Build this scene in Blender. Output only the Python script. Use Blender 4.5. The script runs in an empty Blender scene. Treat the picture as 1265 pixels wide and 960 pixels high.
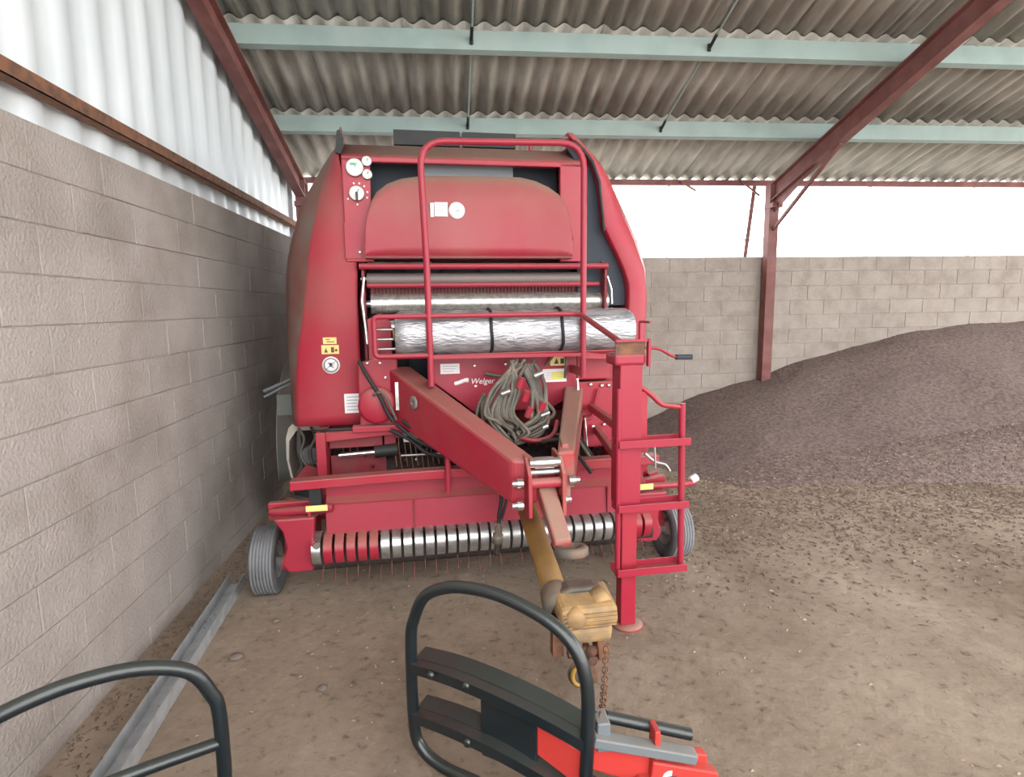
import bpy, math, random
from mathutils import Vector, Matrix
random.seed(7)
C = bpy.context.scene.collection
S = bpy.context.scene
rad = math.radians

# ------------------------------------------------------------------ camera
cd = bpy.data.cameras.new('camera'); cam = bpy.data.objects.new('camera', cd); C.objects.link(cam)
cd.sensor_width = 36; cd.lens = 720 / 1265 * 36; cd.shift_x = 7.5 / 1265; cd.clip_end = 300
yaw, pit, rol = rad(5.5), rad(8.0), rad(0.8)
fw = Vector((math.sin(yaw)*math.cos(pit), math.cos(yaw)*math.cos(pit), -math.sin(pit)))
rt = Vector((math.cos(yaw), -math.sin(yaw), 0)); up = rt.cross(fw)
R = rt*math.cos(rol) - up*math.sin(rol); U = up*math.cos(rol) + rt*math.sin(rol)
cam.matrix_world = Matrix(((R.x, U.x, -fw.x, 0), (R.y, U.y, -fw.y, 0), (R.z, U.z, -fw.z, 1.75), (0, 0, 0, 1)))
S.camera = cam

# ------------------------------------------------------------------ sky, exposure
w = bpy.data.worlds.new('sky'); S.world = w; w.use_nodes = True
bg = w.node_tree.nodes['Background']; bg.inputs[0].default_value = (0.98, 0.985, 0.99, 1); bg.inputs[1].default_value = 2.6
S.view_settings.view_transform = 'Standard'; S.view_settings.look = 'None'
S.view_settings.exposure = 1.25; S.view_settings.gamma = 1.0
S.view_settings.use_curve_mapping = False

# ------------------------------------------------------------------ materials
def mat(name, col, rough=0.6, metal=0.0, col2=None, scale=3.0, lo=0.4, hi=0.7, bump=0.0, bscale=60.0,
        dust=None, dust_up=0.0, dust_amt=0.0, dscale=2.0, stretch=None, spec=0.4, var=0.0):
    m = bpy.data.materials.new(name); m.use_nodes = True
    nt = m.node_tree; N = nt.nodes; L = nt.links; b = N['Principled BSDF']
    b.inputs['Roughness'].default_value = rough; b.inputs['Metallic'].default_value = metal
    b.inputs['Specular IOR Level'].default_value = spec
    g = N.new('ShaderNodeNewGeometry'); mp = N.new('ShaderNodeMapping'); L.new(g.outputs['Position'], mp.inputs[0])
    if stretch: mp.inputs['Scale'].default_value = stretch
    def noise(s, d=4.0):
        n = N.new('ShaderNodeTexNoise'); n.inputs['Scale'].default_value = s; n.inputs['Detail'].default_value = d
        L.new(mp.outputs[0], n.inputs['Vector']); return n.outputs['Fac']
    def ramp(s, a, c):
        r = N.new('ShaderNodeMapRange'); r.inputs[1].default_value = a; r.inputs[2].default_value = c
        L.new(s, r.inputs[0]); return r.outputs[0]
    def mix(f, a, c):
        x = N.new('ShaderNodeMix'); x.data_type = 'RGBA'
        if f is not None: L.new(f, x.inputs[0])
        for i, q in ((6, a), (7, c)):
            if isinstance(q, tuple): x.inputs[i].default_value = (*q, 1)
            else: L.new(q, x.inputs[i])
        return x.outputs[2], x
    cur = col
    if col2: cur, _ = mix(ramp(noise(scale), lo, hi), col, col2)
    if var:
        o = N.new('ShaderNodeObjectInfo'); hv = N.new('ShaderNodeHueSaturation')
        mr = N.new('ShaderNodeMapRange'); mr.inputs[3].default_value = 1-var; mr.inputs[4].default_value = 1+var
        L.new(o.outputs['Random'], mr.inputs[0]); L.new(mr.outputs[0], hv.inputs['Value'])
        if isinstance(cur, tuple): hv.inputs['Color'].default_value = (*cur, 1)
        else: L.new(cur, hv.inputs['Color'])
        cur = hv.outputs[0]
    if dust:
        sx = N.new('ShaderNodeSeparateXYZ'); L.new(g.outputs['Normal'], sx.inputs[0])
        upn = ramp(sx.outputs['Z'], 0.05, 0.8)
        a = N.new('ShaderNodeMath'); a.operation = 'MULTIPLY'; L.new(upn, a.inputs[0]); a.inputs[1].default_value = dust_up
        c = N.new('ShaderNodeMath'); c.operation = 'MULTIPLY'; L.new(ramp(noise(dscale, 6), 0.35, 0.75), c.inputs[0]); c.inputs[1].default_value = dust_amt
        d = N.new('ShaderNodeMath'); d.operation = 'ADD'; d.use_clamp = True; L.new(a.outputs[0], d.inputs[0]); L.new(c.outputs[0], d.inputs[1])
        cur, _ = mix(d.outputs[0], cur, dust)
    if isinstance(cur, tuple): b.inputs['Base Color'].default_value = (*cur, 1)
    else: L.new(cur, b.inputs['Base Color'])
    if bump:
        bn = N.new('ShaderNodeBump'); bn.inputs['Strength'].default_value = bump; bn.inputs['Distance'].default_value = 0.02
        L.new(noise(bscale, 5), bn.inputs['Height']); L.new(bn.outputs[0], b.inputs['Normal'])
    return m
DUST = (0.30, 0.20, 0.15)
RED = (0.34, 0.014, 0.035)
M = dict(
 red=mat('baler_red', RED, 0.42, dust=DUST, dust_up=0.45, dust_amt=0.16, dscale=3, bump=0.03),
 cover_red=mat('cover_red', (.31, .013, .033), 0.45, dust=DUST, dust_up=.7, dust_amt=.3, dscale=1.6, bump=.03),
 red_clean=mat('clean_red', (0.31, 0.016, 0.038), 0.4, dust=DUST, dust_up=0.3, dust_amt=0.05),
 red_dusty=mat('dusty_red', RED, 0.6, dust=(.20, .12, .09), dust_up=0.85, dust_amt=0.42, dscale=2.2, bump=0.04),
 side_brown=mat('brown_red', (.17, .045, .04), 0.8, col2=(.15, .11, .09), scale=4, dust=(.20, .14, .11), dust_up=.8, dust_amt=.3),
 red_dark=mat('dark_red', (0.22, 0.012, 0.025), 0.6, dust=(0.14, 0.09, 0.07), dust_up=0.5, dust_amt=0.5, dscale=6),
 red_worn=mat('worn_red', (0.36, 0.04, 0.045), 0.6, col2=(0.22, 0.12, 0.09), scale=9, dust=DUST, dust_up=0.6, dust_amt=0.3, bump=0.1),
 grip_red=mat('gripper_red', (0.48, 0.03, 0.025), 0.5, dust=DUST, dust_up=0.1, dust_amt=0.1),
 black=mat('black_rubber', (0.012, 0.013, 0.015), 0.6, dust=(0.08, 0.07, 0.06), dust_up=0.2, dust_amt=0.2, dscale=8),
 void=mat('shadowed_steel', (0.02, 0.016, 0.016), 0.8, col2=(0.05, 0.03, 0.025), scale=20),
 slate=mat('dark_slate', (0.03, 0.038, 0.05), 0.7),
 gripblack=mat('gripper_black', (0.007, 0.011, 0.014), 0.3, dust=(0.08, 0.085, 0.07), dust_up=0.35, dust_amt=0.06, dscale=7, bump=0.05, spec=0.6),
 steel=mat('bare_steel', (0.55, 0.55, 0.54), 0.35, 0.8, col2=(0.32, 0.31, 0.29), scale=14),
 chrome=mat('bright_steel', (0.8, 0.8, 0.8), 0.2, 0.95),
 galv=mat('galvanised', (0.5, 0.52, 0.53), 0.5, 0.5, col2=(0.36, 0.38, 0.39), scale=12),
 clad=mat('cladding_metal', (0.72, 0.76, 0.78), 0.45, 0.1, col2=(0.60, 0.64, 0.66), scale=3, stretch=(1, 1, .3)),
 film=mat('wrap_film', (0.50, 0.50, 0.52), 0.22, 0.5, col2=(0.26, 0.26, 0.28), scale=9, stretch=(1, 1, 4), bump=0.5, bscale=22, spec=0.8),
 rollerm=mat('roller_steel', (0.62, 0.60, 0.56), 0.3, 0.75, col2=(0.40, 0.38, 0.34), scale=30),
 roller_grey=mat('dull_roller', (0.20, 0.16, 0.15), 0.6, 0.2),
 primer=mat('red_oxide', (0.15, 0.045, 0.04), 0.6, col2=(0.22, 0.08, 0.07), scale=5, dust=(0.3, 0.26, 0.24), dust_up=.4, dust_amt=.15),
 purlin=mat('grey_green_purlin', (0.30, 0.39, 0.37), 0.6, col2=(0.24, 0.32, 0.30), scale=3, dust=(0.3, 0.3, 0.28), dust_up=.2, dust_amt=.3),
 roof=mat('fibre_cement', (0.50, 0.48, 0.43), 0.95, col2=(0.30, 0.29, 0.26), scale=5, lo=.35, hi=.7, bump=0.25, bscale=50, dust=(0.27, 0.265, 0.24), dust_amt=.5, dscale=2.2, stretch=(2.2, .5, .5), var=.06, spec=.1),
 block=mat('concrete_block', (0.33, 0.285, 0.25), 0.95, col2=(0.26, 0.22, 0.19), scale=7, bump=0.5, bscale=70, dust=(0.40, 0.36, 0.32), dust_amt=.5, dscale=3, var=.06, spec=.1),
 block_l=mat('stained_block', (0.36, 0.32, 0.295), 0.95, col2=(0.26, 0.225, 0.20), scale=2.2, bump=0.5, bscale=60, dust=(0.40, 0.35, 0.31), dust_amt=.35, dscale=1.4, var=.05, spec=.1),
 mortar=mat('mortar', (0.28, 0.25, 0.22), 0.95, bump=0.4, spec=.1),
 heap=mat('dark_grain', (0.27, 0.205, 0.185), 1.0, col2=(0.14, 0.105, 0.095), scale=28, lo=.35, hi=.65, bump=1.0, bscale=70, dust=(0.2, 0.16, 0.14), dust_amt=.4, dscale=2, spec=.05),
 straw=mat('straw', (0.38, 0.30, 0.22), 0.9, var=.2), crumb=mat('brown_crumb', (0.16, 0.11, 0.085), 0.95),
 stone=mat('stone', (0.17, 0.14, 0.12), 0.9),
 tyre=mat('tyre_rubber', (0.055, 0.055, 0.06), 0.75, dust=(0.22, 0.21, 0.21), dust_up=.3, dust_amt=.5, dscale=5),
 tread=mat('dusty_tread', (0.20, 0.21, 0.22), 0.85, col2=(0.13, 0.135, 0.14), scale=8),
 yellow=mat('dirty_yellow', (0.50, 0.29, 0.045), 0.5, col2=(0.30, 0.17, 0.05), scale=7, dust=(0.28, 0.18, 0.11), dust_up=.3, dust_amt=.35, dscale=9, bump=.06),
 tan=mat('tan_plastic', (0.40, 0.24, 0.10), 0.6, col2=(0.22, 0.15, 0.08), scale=12, dust=(0.12, 0.10, 0.07), dust_amt=.5, dscale=14, bump=.1),
 worn_iron=mat('worn_iron', (.11, .10, .085), .6, col2=(.20, .12, .08), scale=10, bump=.2, bscale=25),
 rust=mat('rust', (0.22, 0.10, 0.055), 0.9, col2=(0.10, 0.06, 0.045), scale=18, bump=.3),
 hose=mat('greenish_hose', (0.065, 0.07, 0.055), 0.5, col2=(0.15, 0.135, 0.105), scale=14, dust=DUST, dust_up=.3, dust_amt=.2),
 white=mat('sticker_white', (0.78, 0.74, 0.74), 0.5), stk_yel=mat('sticker_yellow', (0.80, 0.62, 0.22), 0.5),
 stk_bright=mat('sticker_bright_yellow', (0.85, 0.75, 0.06), 0.5), ink=mat('ink', (0.05, 0.05, 0.06), 0.6),
 inkg=mat('grey_ink', (0.38, 0.42, 0.46), 0.6), dial=mat('dial_face', (0.60, 0.62, 0.56), 0.4), green=mat('green_ink', (0.1, 0.35, 0.2), 0.5),
 winblock=mat('grey_block', (0.30, 0.33, 0.36), 0.6), fendergrey=mat('grey_green_plastic', (.12, .13, .12), .6, dust=DUST, dust_up=.3, dust_amt=.3),
 cream=mat('cream_plastic', (0.36, 0.34, 0.30), 0.6, dust=DUST, dust_up=.2, dust_amt=.3),
 bounce_pale=mat('pale_bounce', (.62, .60, .55), .95, col2=(.5, .48, .44), scale=3),
 black_hose=mat('dark_hose', (.03, .035, .03), .5, dust=DUST, dust_up=.2, dust_amt=.25, dscale=9),
 barmetal=mat('grey_blue_steel', (.13, .15, .16), .5, dust=(.3, .27, .24), dust_up=.4, dust_amt=.1),
 glare_white=mat('white_glare', (0.85, 0.85, 0.85), 0.6),
)
# dirt floor
def floor_mat():
    m = bpy.data.materials.new('dirt_floor'); m.use_nodes = True; nt = m.node_tree; N = nt.nodes; L = nt.links; b = N['Principled BSDF']
    b.inputs['Roughness'].default_value = 0.95; b.inputs['Specular IOR Level'].default_value = 0.15
    g = N.new('ShaderNodeNewGeometry')
    def noise(s, d, sc=(1, 1, 1)):
        mp = N.new('ShaderNodeMapping'); mp.inputs['Scale'].default_value = sc; mp.inputs['Rotation'].default_value = (0, 0, 0.5); L.new(g.outputs['Position'], mp.inputs[0])
        n = N.new('ShaderNodeTexNoise'); n.inputs['Scale'].default_value = s; n.inputs['Detail'].default_value = d; n.inputs['Roughness'].default_value = .62
        L.new(mp.outputs[0], n.inputs['Vector']); return n.outputs['Fac']
    def cr(f, st):
        c = N.new('ShaderNodeValToRGB'); L.new(f, c.inputs[0]); e = c.color_ramp.elements
        e[0].position, e[0].color = st[0][0], (*st[0][1], 1); e[1].position, e[1].color = st[-1][0], (*st[-1][1], 1)
        for p, q in st[1:-1]: x = e.new(p); x.color = (*q, 1)
        return c.outputs[0]
    base = cr(noise(1.1, 8, (1, .6, 1)), [(.30, (.185, .14, .10)), (.5, (.285, .222, .168)), (.72, (.39, .315, .245))])
    sp = cr(noise(17, 6), [(.30, (.5, .47, .45)), (.42, (.92, .92, .92)), (.6, (1, 1, 1)), (.8, (1.15, 1.12, 1.08))])
    x = N.new('ShaderNodeMix'); x.data_type = 'RGBA'; x.blend_type = 'MULTIPLY'; x.inputs[0].default_value = 1; L.new(base, x.inputs[6]); L.new(sp, x.inputs[7])
    L.new(x.outputs[2], b.inputs['Base Color'])
    bn = N.new('ShaderNodeBump'); bn.inputs['Strength'].default_value = .5; bn.inputs['Distance'].default_value = .03; L.new(noise(9, 10), bn.inputs['Height']); L.new(bn.outputs[0], b.inputs['Normal'])
    return m
M['floor'] = floor_mat()

# ------------------------------------------------------------------ mesh helpers
def V(*a): return Vector(a)
class MB:
    def __init__(s): s.v = []; s.f = []; s.sm = []
    def add(s, vs, fs, smooth=False):
        o = len(s.v); s.v += [tuple(x) for x in vs]; s.f += [tuple(i+o for i in f) for f in fs]; s.sm += [smooth]*len(fs); return s
    def hexa(s, p):   # p: 4 bottom/near then 4 far, same winding
        return s.add(p, [(0, 3, 2, 1), (4, 5, 6, 7), (0, 1, 5, 4), (1, 2, 6, 5), (2, 3, 7, 6), (3, 0, 4, 7)])
    def box(s, x0, x1, y0, y1, z0, z1):
        return s.hexa([(x0, y0, z0), (x1, y0, z0), (x1, y0, z1), (x0, y0, z1), (x0, y1, z0), (x1, y1, z0), (x1, y1, z1), (x0, y1, z1)])
    def beam(s, a, b, wd, ht, upv=(0, 0, 1)):
        a, b = Vector(a), Vector(b); d = (b-a).normalized(); r = d.cross(Vector(upv)); r = r.normalized() if r.length > 1e-4 else V(1, 0, 0); u = r.cross(d)
        r *= wd/2; u *= ht/2
        return s.hexa([a-r-u, a+r-u, a+r+u, a-r+u, b-r-u, b+r-u, b+r+u, b-r+u])
    def prism(s, poly, v0, v1, ax='y'):   # poly in (x,z) extruded along y, or (y,z) along x, or (x,y) along z
        def P(a, b, t): return (a, t, b) if ax == 'y' else ((t, a, b) if ax == 'x' else (a, b, t))
        n = len(poly); vs = [P(a, b, v0) for a, b in poly] + [P(a, b, v1) for a, b in poly]
        fs = [tuple(range(n)), tuple(range(2*n-1, n-1, -1))] + [(i, i+n, (i+1) % n+n, (i+1) % n) for i in range(n)]
        return s.add(vs, fs)
    def tube(s, pts, r, n=10, closed=False, caps=True):
        pts = [Vector(p) for p in pts]; k = len(pts); rr = r if isinstance(r, (list, tuple)) else [r]*k
        def tan(i):
            if closed: return (pts[(i+1) % k]-pts[i-1]).normalized()
            return (pts[min(i+1, k-1)]-pts[max(i-1, 0)]).normalized()
        t0 = tan(0); a = t0.cross(V(0, 0, 1));
        if a.length < .05: a = t0.cross(V(1, 0, 0))
        a.normalize(); vs = []
        for i in range(k):
            t = tan(i); a = (a - t*a.dot(t)).normalized(); b = t.cross(a)
            for j in range(n):
                q = 2*math.pi*j/n; vs.append(pts[i] + (a*math.cos(q)+b*math.sin(q))*rr[i])
        fs = []
        for i in range(k if closed else k-1):
            for j in range(n):
                i2 = (i+1) % k; fs.append((i*n+j, i*n+(j+1) % n, i2*n+(j+1) % n, i2*n+j))
        s.add(vs, fs, True)
        if caps and not closed: s.add(vs[:n], [tuple(range(n))[::-1]]); s.add(vs[-n:], [tuple(range(n))])
        return s
    def cyl(s, a, b, r, n=14, r2=None): return s.tube([a, b], [r, r if r2 is None else r2], n)
    def lathe(s, prof, org, axis, n=24):   # prof: list of (t along axis, radius)
        axis = Vector(axis).normalized(); o = Vector(org); a = axis.cross(V(0, 0, 1))
        if a.length < .05: a = axis.cross(V(1, 0, 0))
        a.normalize(); b = axis.cross(a); vs = []
        for t, r in prof:
            for j in range(n):
                q = 2*math.pi*j/n; vs.append(o+axis*t+(a*math.cos(q)+b*math.sin(q))*max(r, 1e-4))
        fs = [(i*n+j, i*n+(j+1) % n, (i+1)*n+(j+1) % n, (i+1)*n+j) for i in range(len(prof)-1) for j in range(n)]
        return s.add(vs, fs, True)
    def grid(s, rows, smooth=True):
        nc = len(rows[0]); vs = [p for r in rows for p in r]
        return s.add(vs, [(i*nc+j, i*nc+j+1, (i+1)*nc+j+1, (i+1)*nc+j) for i in range(len(rows)-1) for j in range(nc-1)], smooth)
    def mesh(s, name, m):
        me = bpy.data.meshes.new(name); me.from_pydata(s.v, [], s.f); me.polygons.foreach_set('use_smooth', s.sm)
        if m: me.materials.append(M[m])
        me.update(); return me
    def obj(s, name, m, parent=None, bev=0, solid=0):
        o = bpy.data.objects.new(name, s.mesh(name, m)); C.objects.link(o)
        if parent: o.parent = parent
        if solid: x = o.modifiers.new('s', 'SOLIDIFY'); x.thickness = solid; x.offset = 0
        if bev:
            x = o.modifiers.new('b', 'BEVEL'); x.width = bev; x.segments = 2; x.limit_method = 'ANGLE'; x.angle_limit = rad(40)
        return o
def inst(me, name, parent, loc=(0, 0, 0), rot=(0, 0, 0)):
    o = bpy.data.objects.new(name, me); C.objects.link(o); o.parent = parent; o.location = loc; o.rotation_euler = rot; return o
def fillet(pts, r, n=6, closed=False):
    pts = [Vector(p) for p in pts]; out = []; k = len(pts)
    for i, p in enumerate(pts):
        if not closed and i in (0, k-1): out.append(p); continue
        a = pts[i-1]; b = pts[(i+1) % k]; ri = r[i] if isinstance(r, (list, tuple)) else r
        if ri == 0: out.append(p); continue
        da = (a-p); db = (b-p); l = min(ri, da.length*.49, db.length*.49)
        A = p+da.normalized()*l; B = p+db.normalized()*l
        for q in range(n+1):
            t = q/n; out.append(A*(1-t)**2+p*2*t*(1-t)+B*t*t)
    return out
def spline(pts, n=6):
    pts = [Vector(p) for p in pts]; P = [pts[0]]+pts+[pts[-1]]; out = []
    for i in range(1, len(P)-2):
        a, b, c, d = P[i-1:i+3]
        for q in range(n):
            t = q/n; out.append(.5*((2*b)+(c-a)*t+(2*a-5*b+4*c-d)*t*t+(-a+3*b-3*c+d)*t**3))
    out.append(pts[-1]); return out
def empty(name, label, cat, loc=(0, 0, 0), rz=0, group=None):
    o = bpy.data.objects.new(name, None); C.objects.link(o); o.location = loc; o.rotation_euler = (0, 0, rz)
    o['label'] = label; o['category'] = cat
    if group: o['group'] = group
    return o
def tag(o, label=None, cat=None, group=None, kind=None):
    for k, x in (('label', label), ('category', cat), ('group', group), ('kind', kind)):
        if x: o[k] = x
    return o
def struct(o, label=None, cat=None): return tag(o, label, cat, kind='structure')
def sempty(name, label=None, cat=None):
    o = bpy.data.objects.new(name, None); C.objects.link(o); return tag(o, label, cat, kind='structure')
def text(s, name, m, parent, loc, size, rotz=0, rx=math.pi/2, shear=0):
    cu = bpy.data.curves.new('t', 'FONT'); cu.body = s; cu.size = size; cu.extrude = .0006; cu.shear = shear; cu.align_x = 'CENTER'; cu.align_y = 'CENTER'; cu.resolution_u = 3
    t = bpy.data.objects.new('t', cu); C.objects.link(t); bpy.context.view_layer.update()
    me = bpy.data.meshes.new_from_object(t.evaluated_get(bpy.context.evaluated_depsgraph_get())); bpy.data.objects.remove(t)
    me.materials.clear(); me.materials.append(M[m])
    return inst(me, name, parent, loc, (rx, 0, rotz))

# ------------------------------------------------------------------ the barn shell
BY = 7.8; LX = -1.62
fl = MB().add([(-40, -40, 0), (50, -40, 0), (50, 60, 0), (-40, 60, 0)], [(0, 1, 2, 3)]).obj('floor', 'floor')
struct(fl, 'beaten beige brown dirt floor of the shed', 'floor')
bounce_ground = MB()  # pale ground out of view, added to bounce light up under the eave
for x0, x1, y0, y1 in ((-40, 50, 8.2, 60), (-40, 50, -40, -3.2), (12, 50, -3.2, 8.2), (-40, -2.3, -3.2, 8.2)): bounce_ground.box(x0, x1, y0, y1, -.02, .012)
struct(bounce_ground.obj('ground', 'bounce_pale'), 'unseen pale ground added outside the shed to bounce light under the eave')
# block walls, every block a part
def blocks(name, lab, mname, ax, start, count, courses, z0, plane, thick, seed):
    rnd = random.Random(seed); root = sempty(name, lab, 'wall')
    L_, H_ = .5, .2; g = .003 if ax == 'x' else .002
    def pc(l):
        b = MB(); e = .003
        # chamfered block, front face at local -y
        o = [(g, 0, g), (l-g, 0, g), (l-g, 0, H_-g), (g, 0, H_-g)]; i = [(g+e, -e, g+e), (l-g-e, -e, g+e), (l-g-e, -e, H_-g-e), (g+e, -e, H_-g-e)]
        bk = [(x, thick, z) for x, _, z in o]
        b.add(i+o+bk, [(0, 1, 2, 3)]+[(k, k+4, (k+1) % 4+4, (k+1) % 4) for k in range(4)]+[(k+4, k+8, (k+1) % 4+8, (k+1) % 4+4) for k in range(4)]+[(11, 10, 9, 8)])
        return b.mesh('concrete_block', mname)
    full, half = pc(L_), pc(L_/2)
    rz = 0 if ax == 'x' else math.pi/2
    for c in range(courses):
        off = 0 if c % 2 else 1; x = start
        seq = ([half] if off else [])+[full]*(count-off)+([half] if off else [])
        for me in seq:
            d = rnd.uniform(-.002, .001); ln = L_/2 if me is half else L_
            loc = (x, plane+d, z0+c*H_) if ax == 'x' else (plane-d, x, z0+c*H_)
            inst(me, 'concrete_block', root, loc, (0, 0, rz)); x += ln
    T = start+count*L_
    if ax == 'x': mo = MB().box(start+.005, T-.005, plane+.0025, plane+thick-.005, max(z0, 0), z0+courses*H_-.004)
    else: mo = MB().box(plane-thick+.005, plane-.0015, start+.005, T-.005, max(z0, 0), z0+courses*H_-.004)
    mo.obj('mortar', 'mortar', root)
    return root
blocks('wall_left', 'stained grey concrete block wall left of the red baler', 'block_l', 'y', -2.2, 20, 13, -.1, LX, .2, 1)
blocks('wall_back', 'pale grey concrete block wall behind the baler and the dark heap', 'block', 'x', -2.0, 24, 12, -.02, BY, .2, 2)

# corrugated roof: individual fibre cement sheets
SL = 0.3; ang = math.atan(SL); ztop = lambda y: 3.47+SL*(7.8-y)
def roof_sheet():
    n = 42; wd = .885*42/40; ln = 1.40; b = MB(); A = .026
    prof = [(wd*i/n, A*math.cos(2*math.pi*i/8)) for i in range(n+1)]
    vs = [(x, y, z+dz) for dz in (0, .007) for y in (0, ln) for x, z in prof]; k = n+1
    fs = []
    for i in range(n):
        fs += [(i, i+1, k+i+1, k+i)[::-1], (2*k+i, 2*k+i+1, 3*k+i+1, 3*k+i), (i, i+1, 2*k+i+1, 2*k+i), (k+i, k+i+1, 3*k+i+1, 3*k+i)[::-1]]
    b.add(vs, fs, True); return b.mesh('roof_sheet', 'roof')
rs = roof_sheet(); roof = sempty('ceiling', 'underside of the grey corrugated fibre cement roof', 'roof')
for r in range(9):
    y = 7.97-1.2*r
    for c in range(15):
        o = inst(rs, 'roof_sheet', roof, (-2.1+c*.885+random.uniform(-.004, .004), y, ztop(y)+.006+.008*(c % 2)), (math.pi*0, 0, 0))
        # sheet runs toward -y going up
        o.rotation_euler = (math.pi-0, 0, 0) if False else (-(ang+.008), 0, 0)
        o.scale = (1, -1, 1)
        o.rotation_euler = (-(ang-.012), 0, 0)
# purlins, each its own piece of structure
for i in range(9):
    y = 7.9-1.2*i
    zt = ztop(y)-.028; h = .16 if i else .075; wdt = .07
    b = MB()
    ct, st = math.cos(ang), math.sin(ang)
    x0, x1 = -2.05, 11.1
    if i:   # lipped channel section, open side away from camera
        def q(a, d): return (y+a*ct-(-d)*0+d*(-0), zt+a*(-st)+d)   # a along slope(down), d vertical
        sec = [(-.035, 0), (-.035, -h), (.03, -h), (.03, -h+.02), (.024, -h+.02), (.024, -h+.006), (-.029, -h+.006), (-.029, -.006), (.03, -.006), (.03, 0)]
        b.prism([q(a, d) for a, d in sec], x0, x1, 'x')
    else: b.box(x0, x1, y-.03, y+.03, zt-h, zt-.005)
    o = b.obj('purlin' if i else 'eave_beam', 'purlin' if i else 'primer')
    struct(o, ['dark eave beam above the open strip over the back wall', 'grey green purlin nearest the eave, just above the baler', 'wide grey green purlin crossing the top of the picture'][i] if i < 3 else 'grey green purlin higher up the roof towards the viewer', 'beam')
    if i >= 3: o['group'] = 'purlins above the viewer'
# sag rods with hooks
for x, xl in ((.265, 'above the left of the baler'), (2.42, 'to the right over the dark heap')):
    for k in range(1, 4):
        y0, y1 = 7.9-1.2*k, 7.9-1.2*(k+1); z = lambda y: ztop(y)-.11
        t = empty('sag_rod', ('thin sag rod between the two visible purlins, ' if k == 1 else 'thin sag rod rising from the upper purlin, ' if k == 2 else 'thin sag rod above the viewer, ') + xl, 'rod', (x, y0, z(y0)))
        MB().cyl((0, -.045, .0), (0, y1-y0, z(y1)-z(y0)), .009, 8).obj('rod', 'purlin', t)
        MB().cyl((0, -.05, -.03), (0, -.05, .03), .016, 8).cyl((0, -.07, .0), (0, -.20, .05), .015, 8).obj('hook', 'black', t)
# portal frames
def ibeam_raft(x, hw=.055):
    r = MB(); y0, y1 = 7.72, -2.6
    zt = lambda y: ztop(y)-.20
    for (d0, d1, wd) in ((0, .014, hw), (.014, .21, .006), (.21, .224, hw)):
        r.hexa([(x-wd, y0, zt(y0)-d1), (x+wd, y0, zt(y0)-d1), (x+wd, y0, zt(y0)-d0), (x-wd, y0, zt(y0)-d0), (x-wd, y1, zt(y1)-d1), (x+wd, y1, zt(y1)-d1), (x+wd, y1, zt(y1)-d0), (x-wd, y1, zt(y1)-d0)])
    return r
for x, lb in ((-1.76, 'left'), (4.36, 'right'), (10.5, 'far right')):
    t = sempty('rafter_frame', f'red oxide steel portal frame, {lb} one with its post and sloping rafter', 'frame')
    ibeam_raft(x).obj('rafter', 'primer', t)
    p = MB()
    for yy0, yy1, wd in ((7.58, 7.594, .06), (7.594, 7.746, .006), (7.746, 7.76, .06)): p.box(x-wd, x+wd, yy0, yy1, 0, 3.31)
    if x > 0: p = MB().box(x-.065, x+.065, 7.63, 7.76, 0, 3.31); 
    p.obj('post', 'primer', t)
    MB().box(x-.07, x+.07, 7.55, 7.765, 3.0, 3.06).obj('cap_plate', 'primer', t)
    if x > 0:
        MB().beam((x, 7.64, 2.72), (x, 6.35, ztop(6.35)-.42), .035, .035).obj('brace', 'primer', t)
        MB().prism([(7.62, 2.95), (6.7, ztop(6.7)-.42), (7.62, ztop(7.62)-.42)], x-.007, x+.007, 'x').obj('haunch', 'primer', t)
        MB().beam((x-.18, 8.02, 2.38), (x-.10, 7.98, 3.38), .035, .05).obj('strut', 'primer', t)
        MB().beam((x-.10, 7.85, 3.20), (x-.38, 7.85, 3.40), .025, .02).beam((x-1.0, 7.85, 3.26), (x-1.22, 7.85, 3.38), .025, .02).obj('small_brace', 'primer', t)
# thin frame in the open strip; glare put into its white colour
fr = sempty('window_1', 'thin pale rail and mullions in the bright open strip over the back wall', 'window')
MB().box(-1.9, 10.0, 8.03, 8.06, 2.62, 2.645).obj('rail', 'glare_white', fr)
for x in (-.2, 1.4, 3.05, 6.0, 7.6, 9.2): MB().box(x-.018, x+.018, 8.02, 8.06, 2.38, 3.36).obj('mullion', 'glare_white', fr)
# left corrugated cladding above the wall
def clad():
    b = MB(); n = 4*8; wd = .29*4; 
    prof = []
    for i in range(n+1):
        t = (i/8) % 1; prof.append((wd*i/n, .018*max(-1, min(1, 1.8*math.cos(2*math.pi*t)))))
    rows = [[(x, a, z) for x, a in prof] for z in (0, 1)]
    return b.grid(rows, True)
cl = sempty('trim_1', 'pale corrugated metal cladding above the left block wall', 'cladding')
cm = clad().mesh('cladding_sheet', 'clad')
for k in range(9):
    y = 8.0-1.16*k
    # sheet top follows the rafter line: sheared by using four-row mesh per sheet
    b = MB(); n = 32
    lo, hi = [], []
    for i in range(n+1):
        yy = y-1.16*i/n; a = .018*max(-1, min(1, 1.8*math.cos(2*math.pi*(i/8))))
        lo.append((-1.90+a, yy, 2.42)); hi.append((-1.90+a, yy, ztop(yy)-.06))
    b.grid([lo, hi]).obj('cladding_sheet', 'clad', cl)
o = MB()
o.box(-1.86, -1.79, -2.2, 7.6, 2.73, 2.735).box(-1.795, -1.79, -2.2, 7.6, 2.73, 2.80).box(-1.862, -1.857, -2.2, 7.6, 2.735, 2.80)
struct(o.obj('trim_2', 'rust'), 'rusty brown rail running along the pale cladding above the left wall', 'rail')

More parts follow.
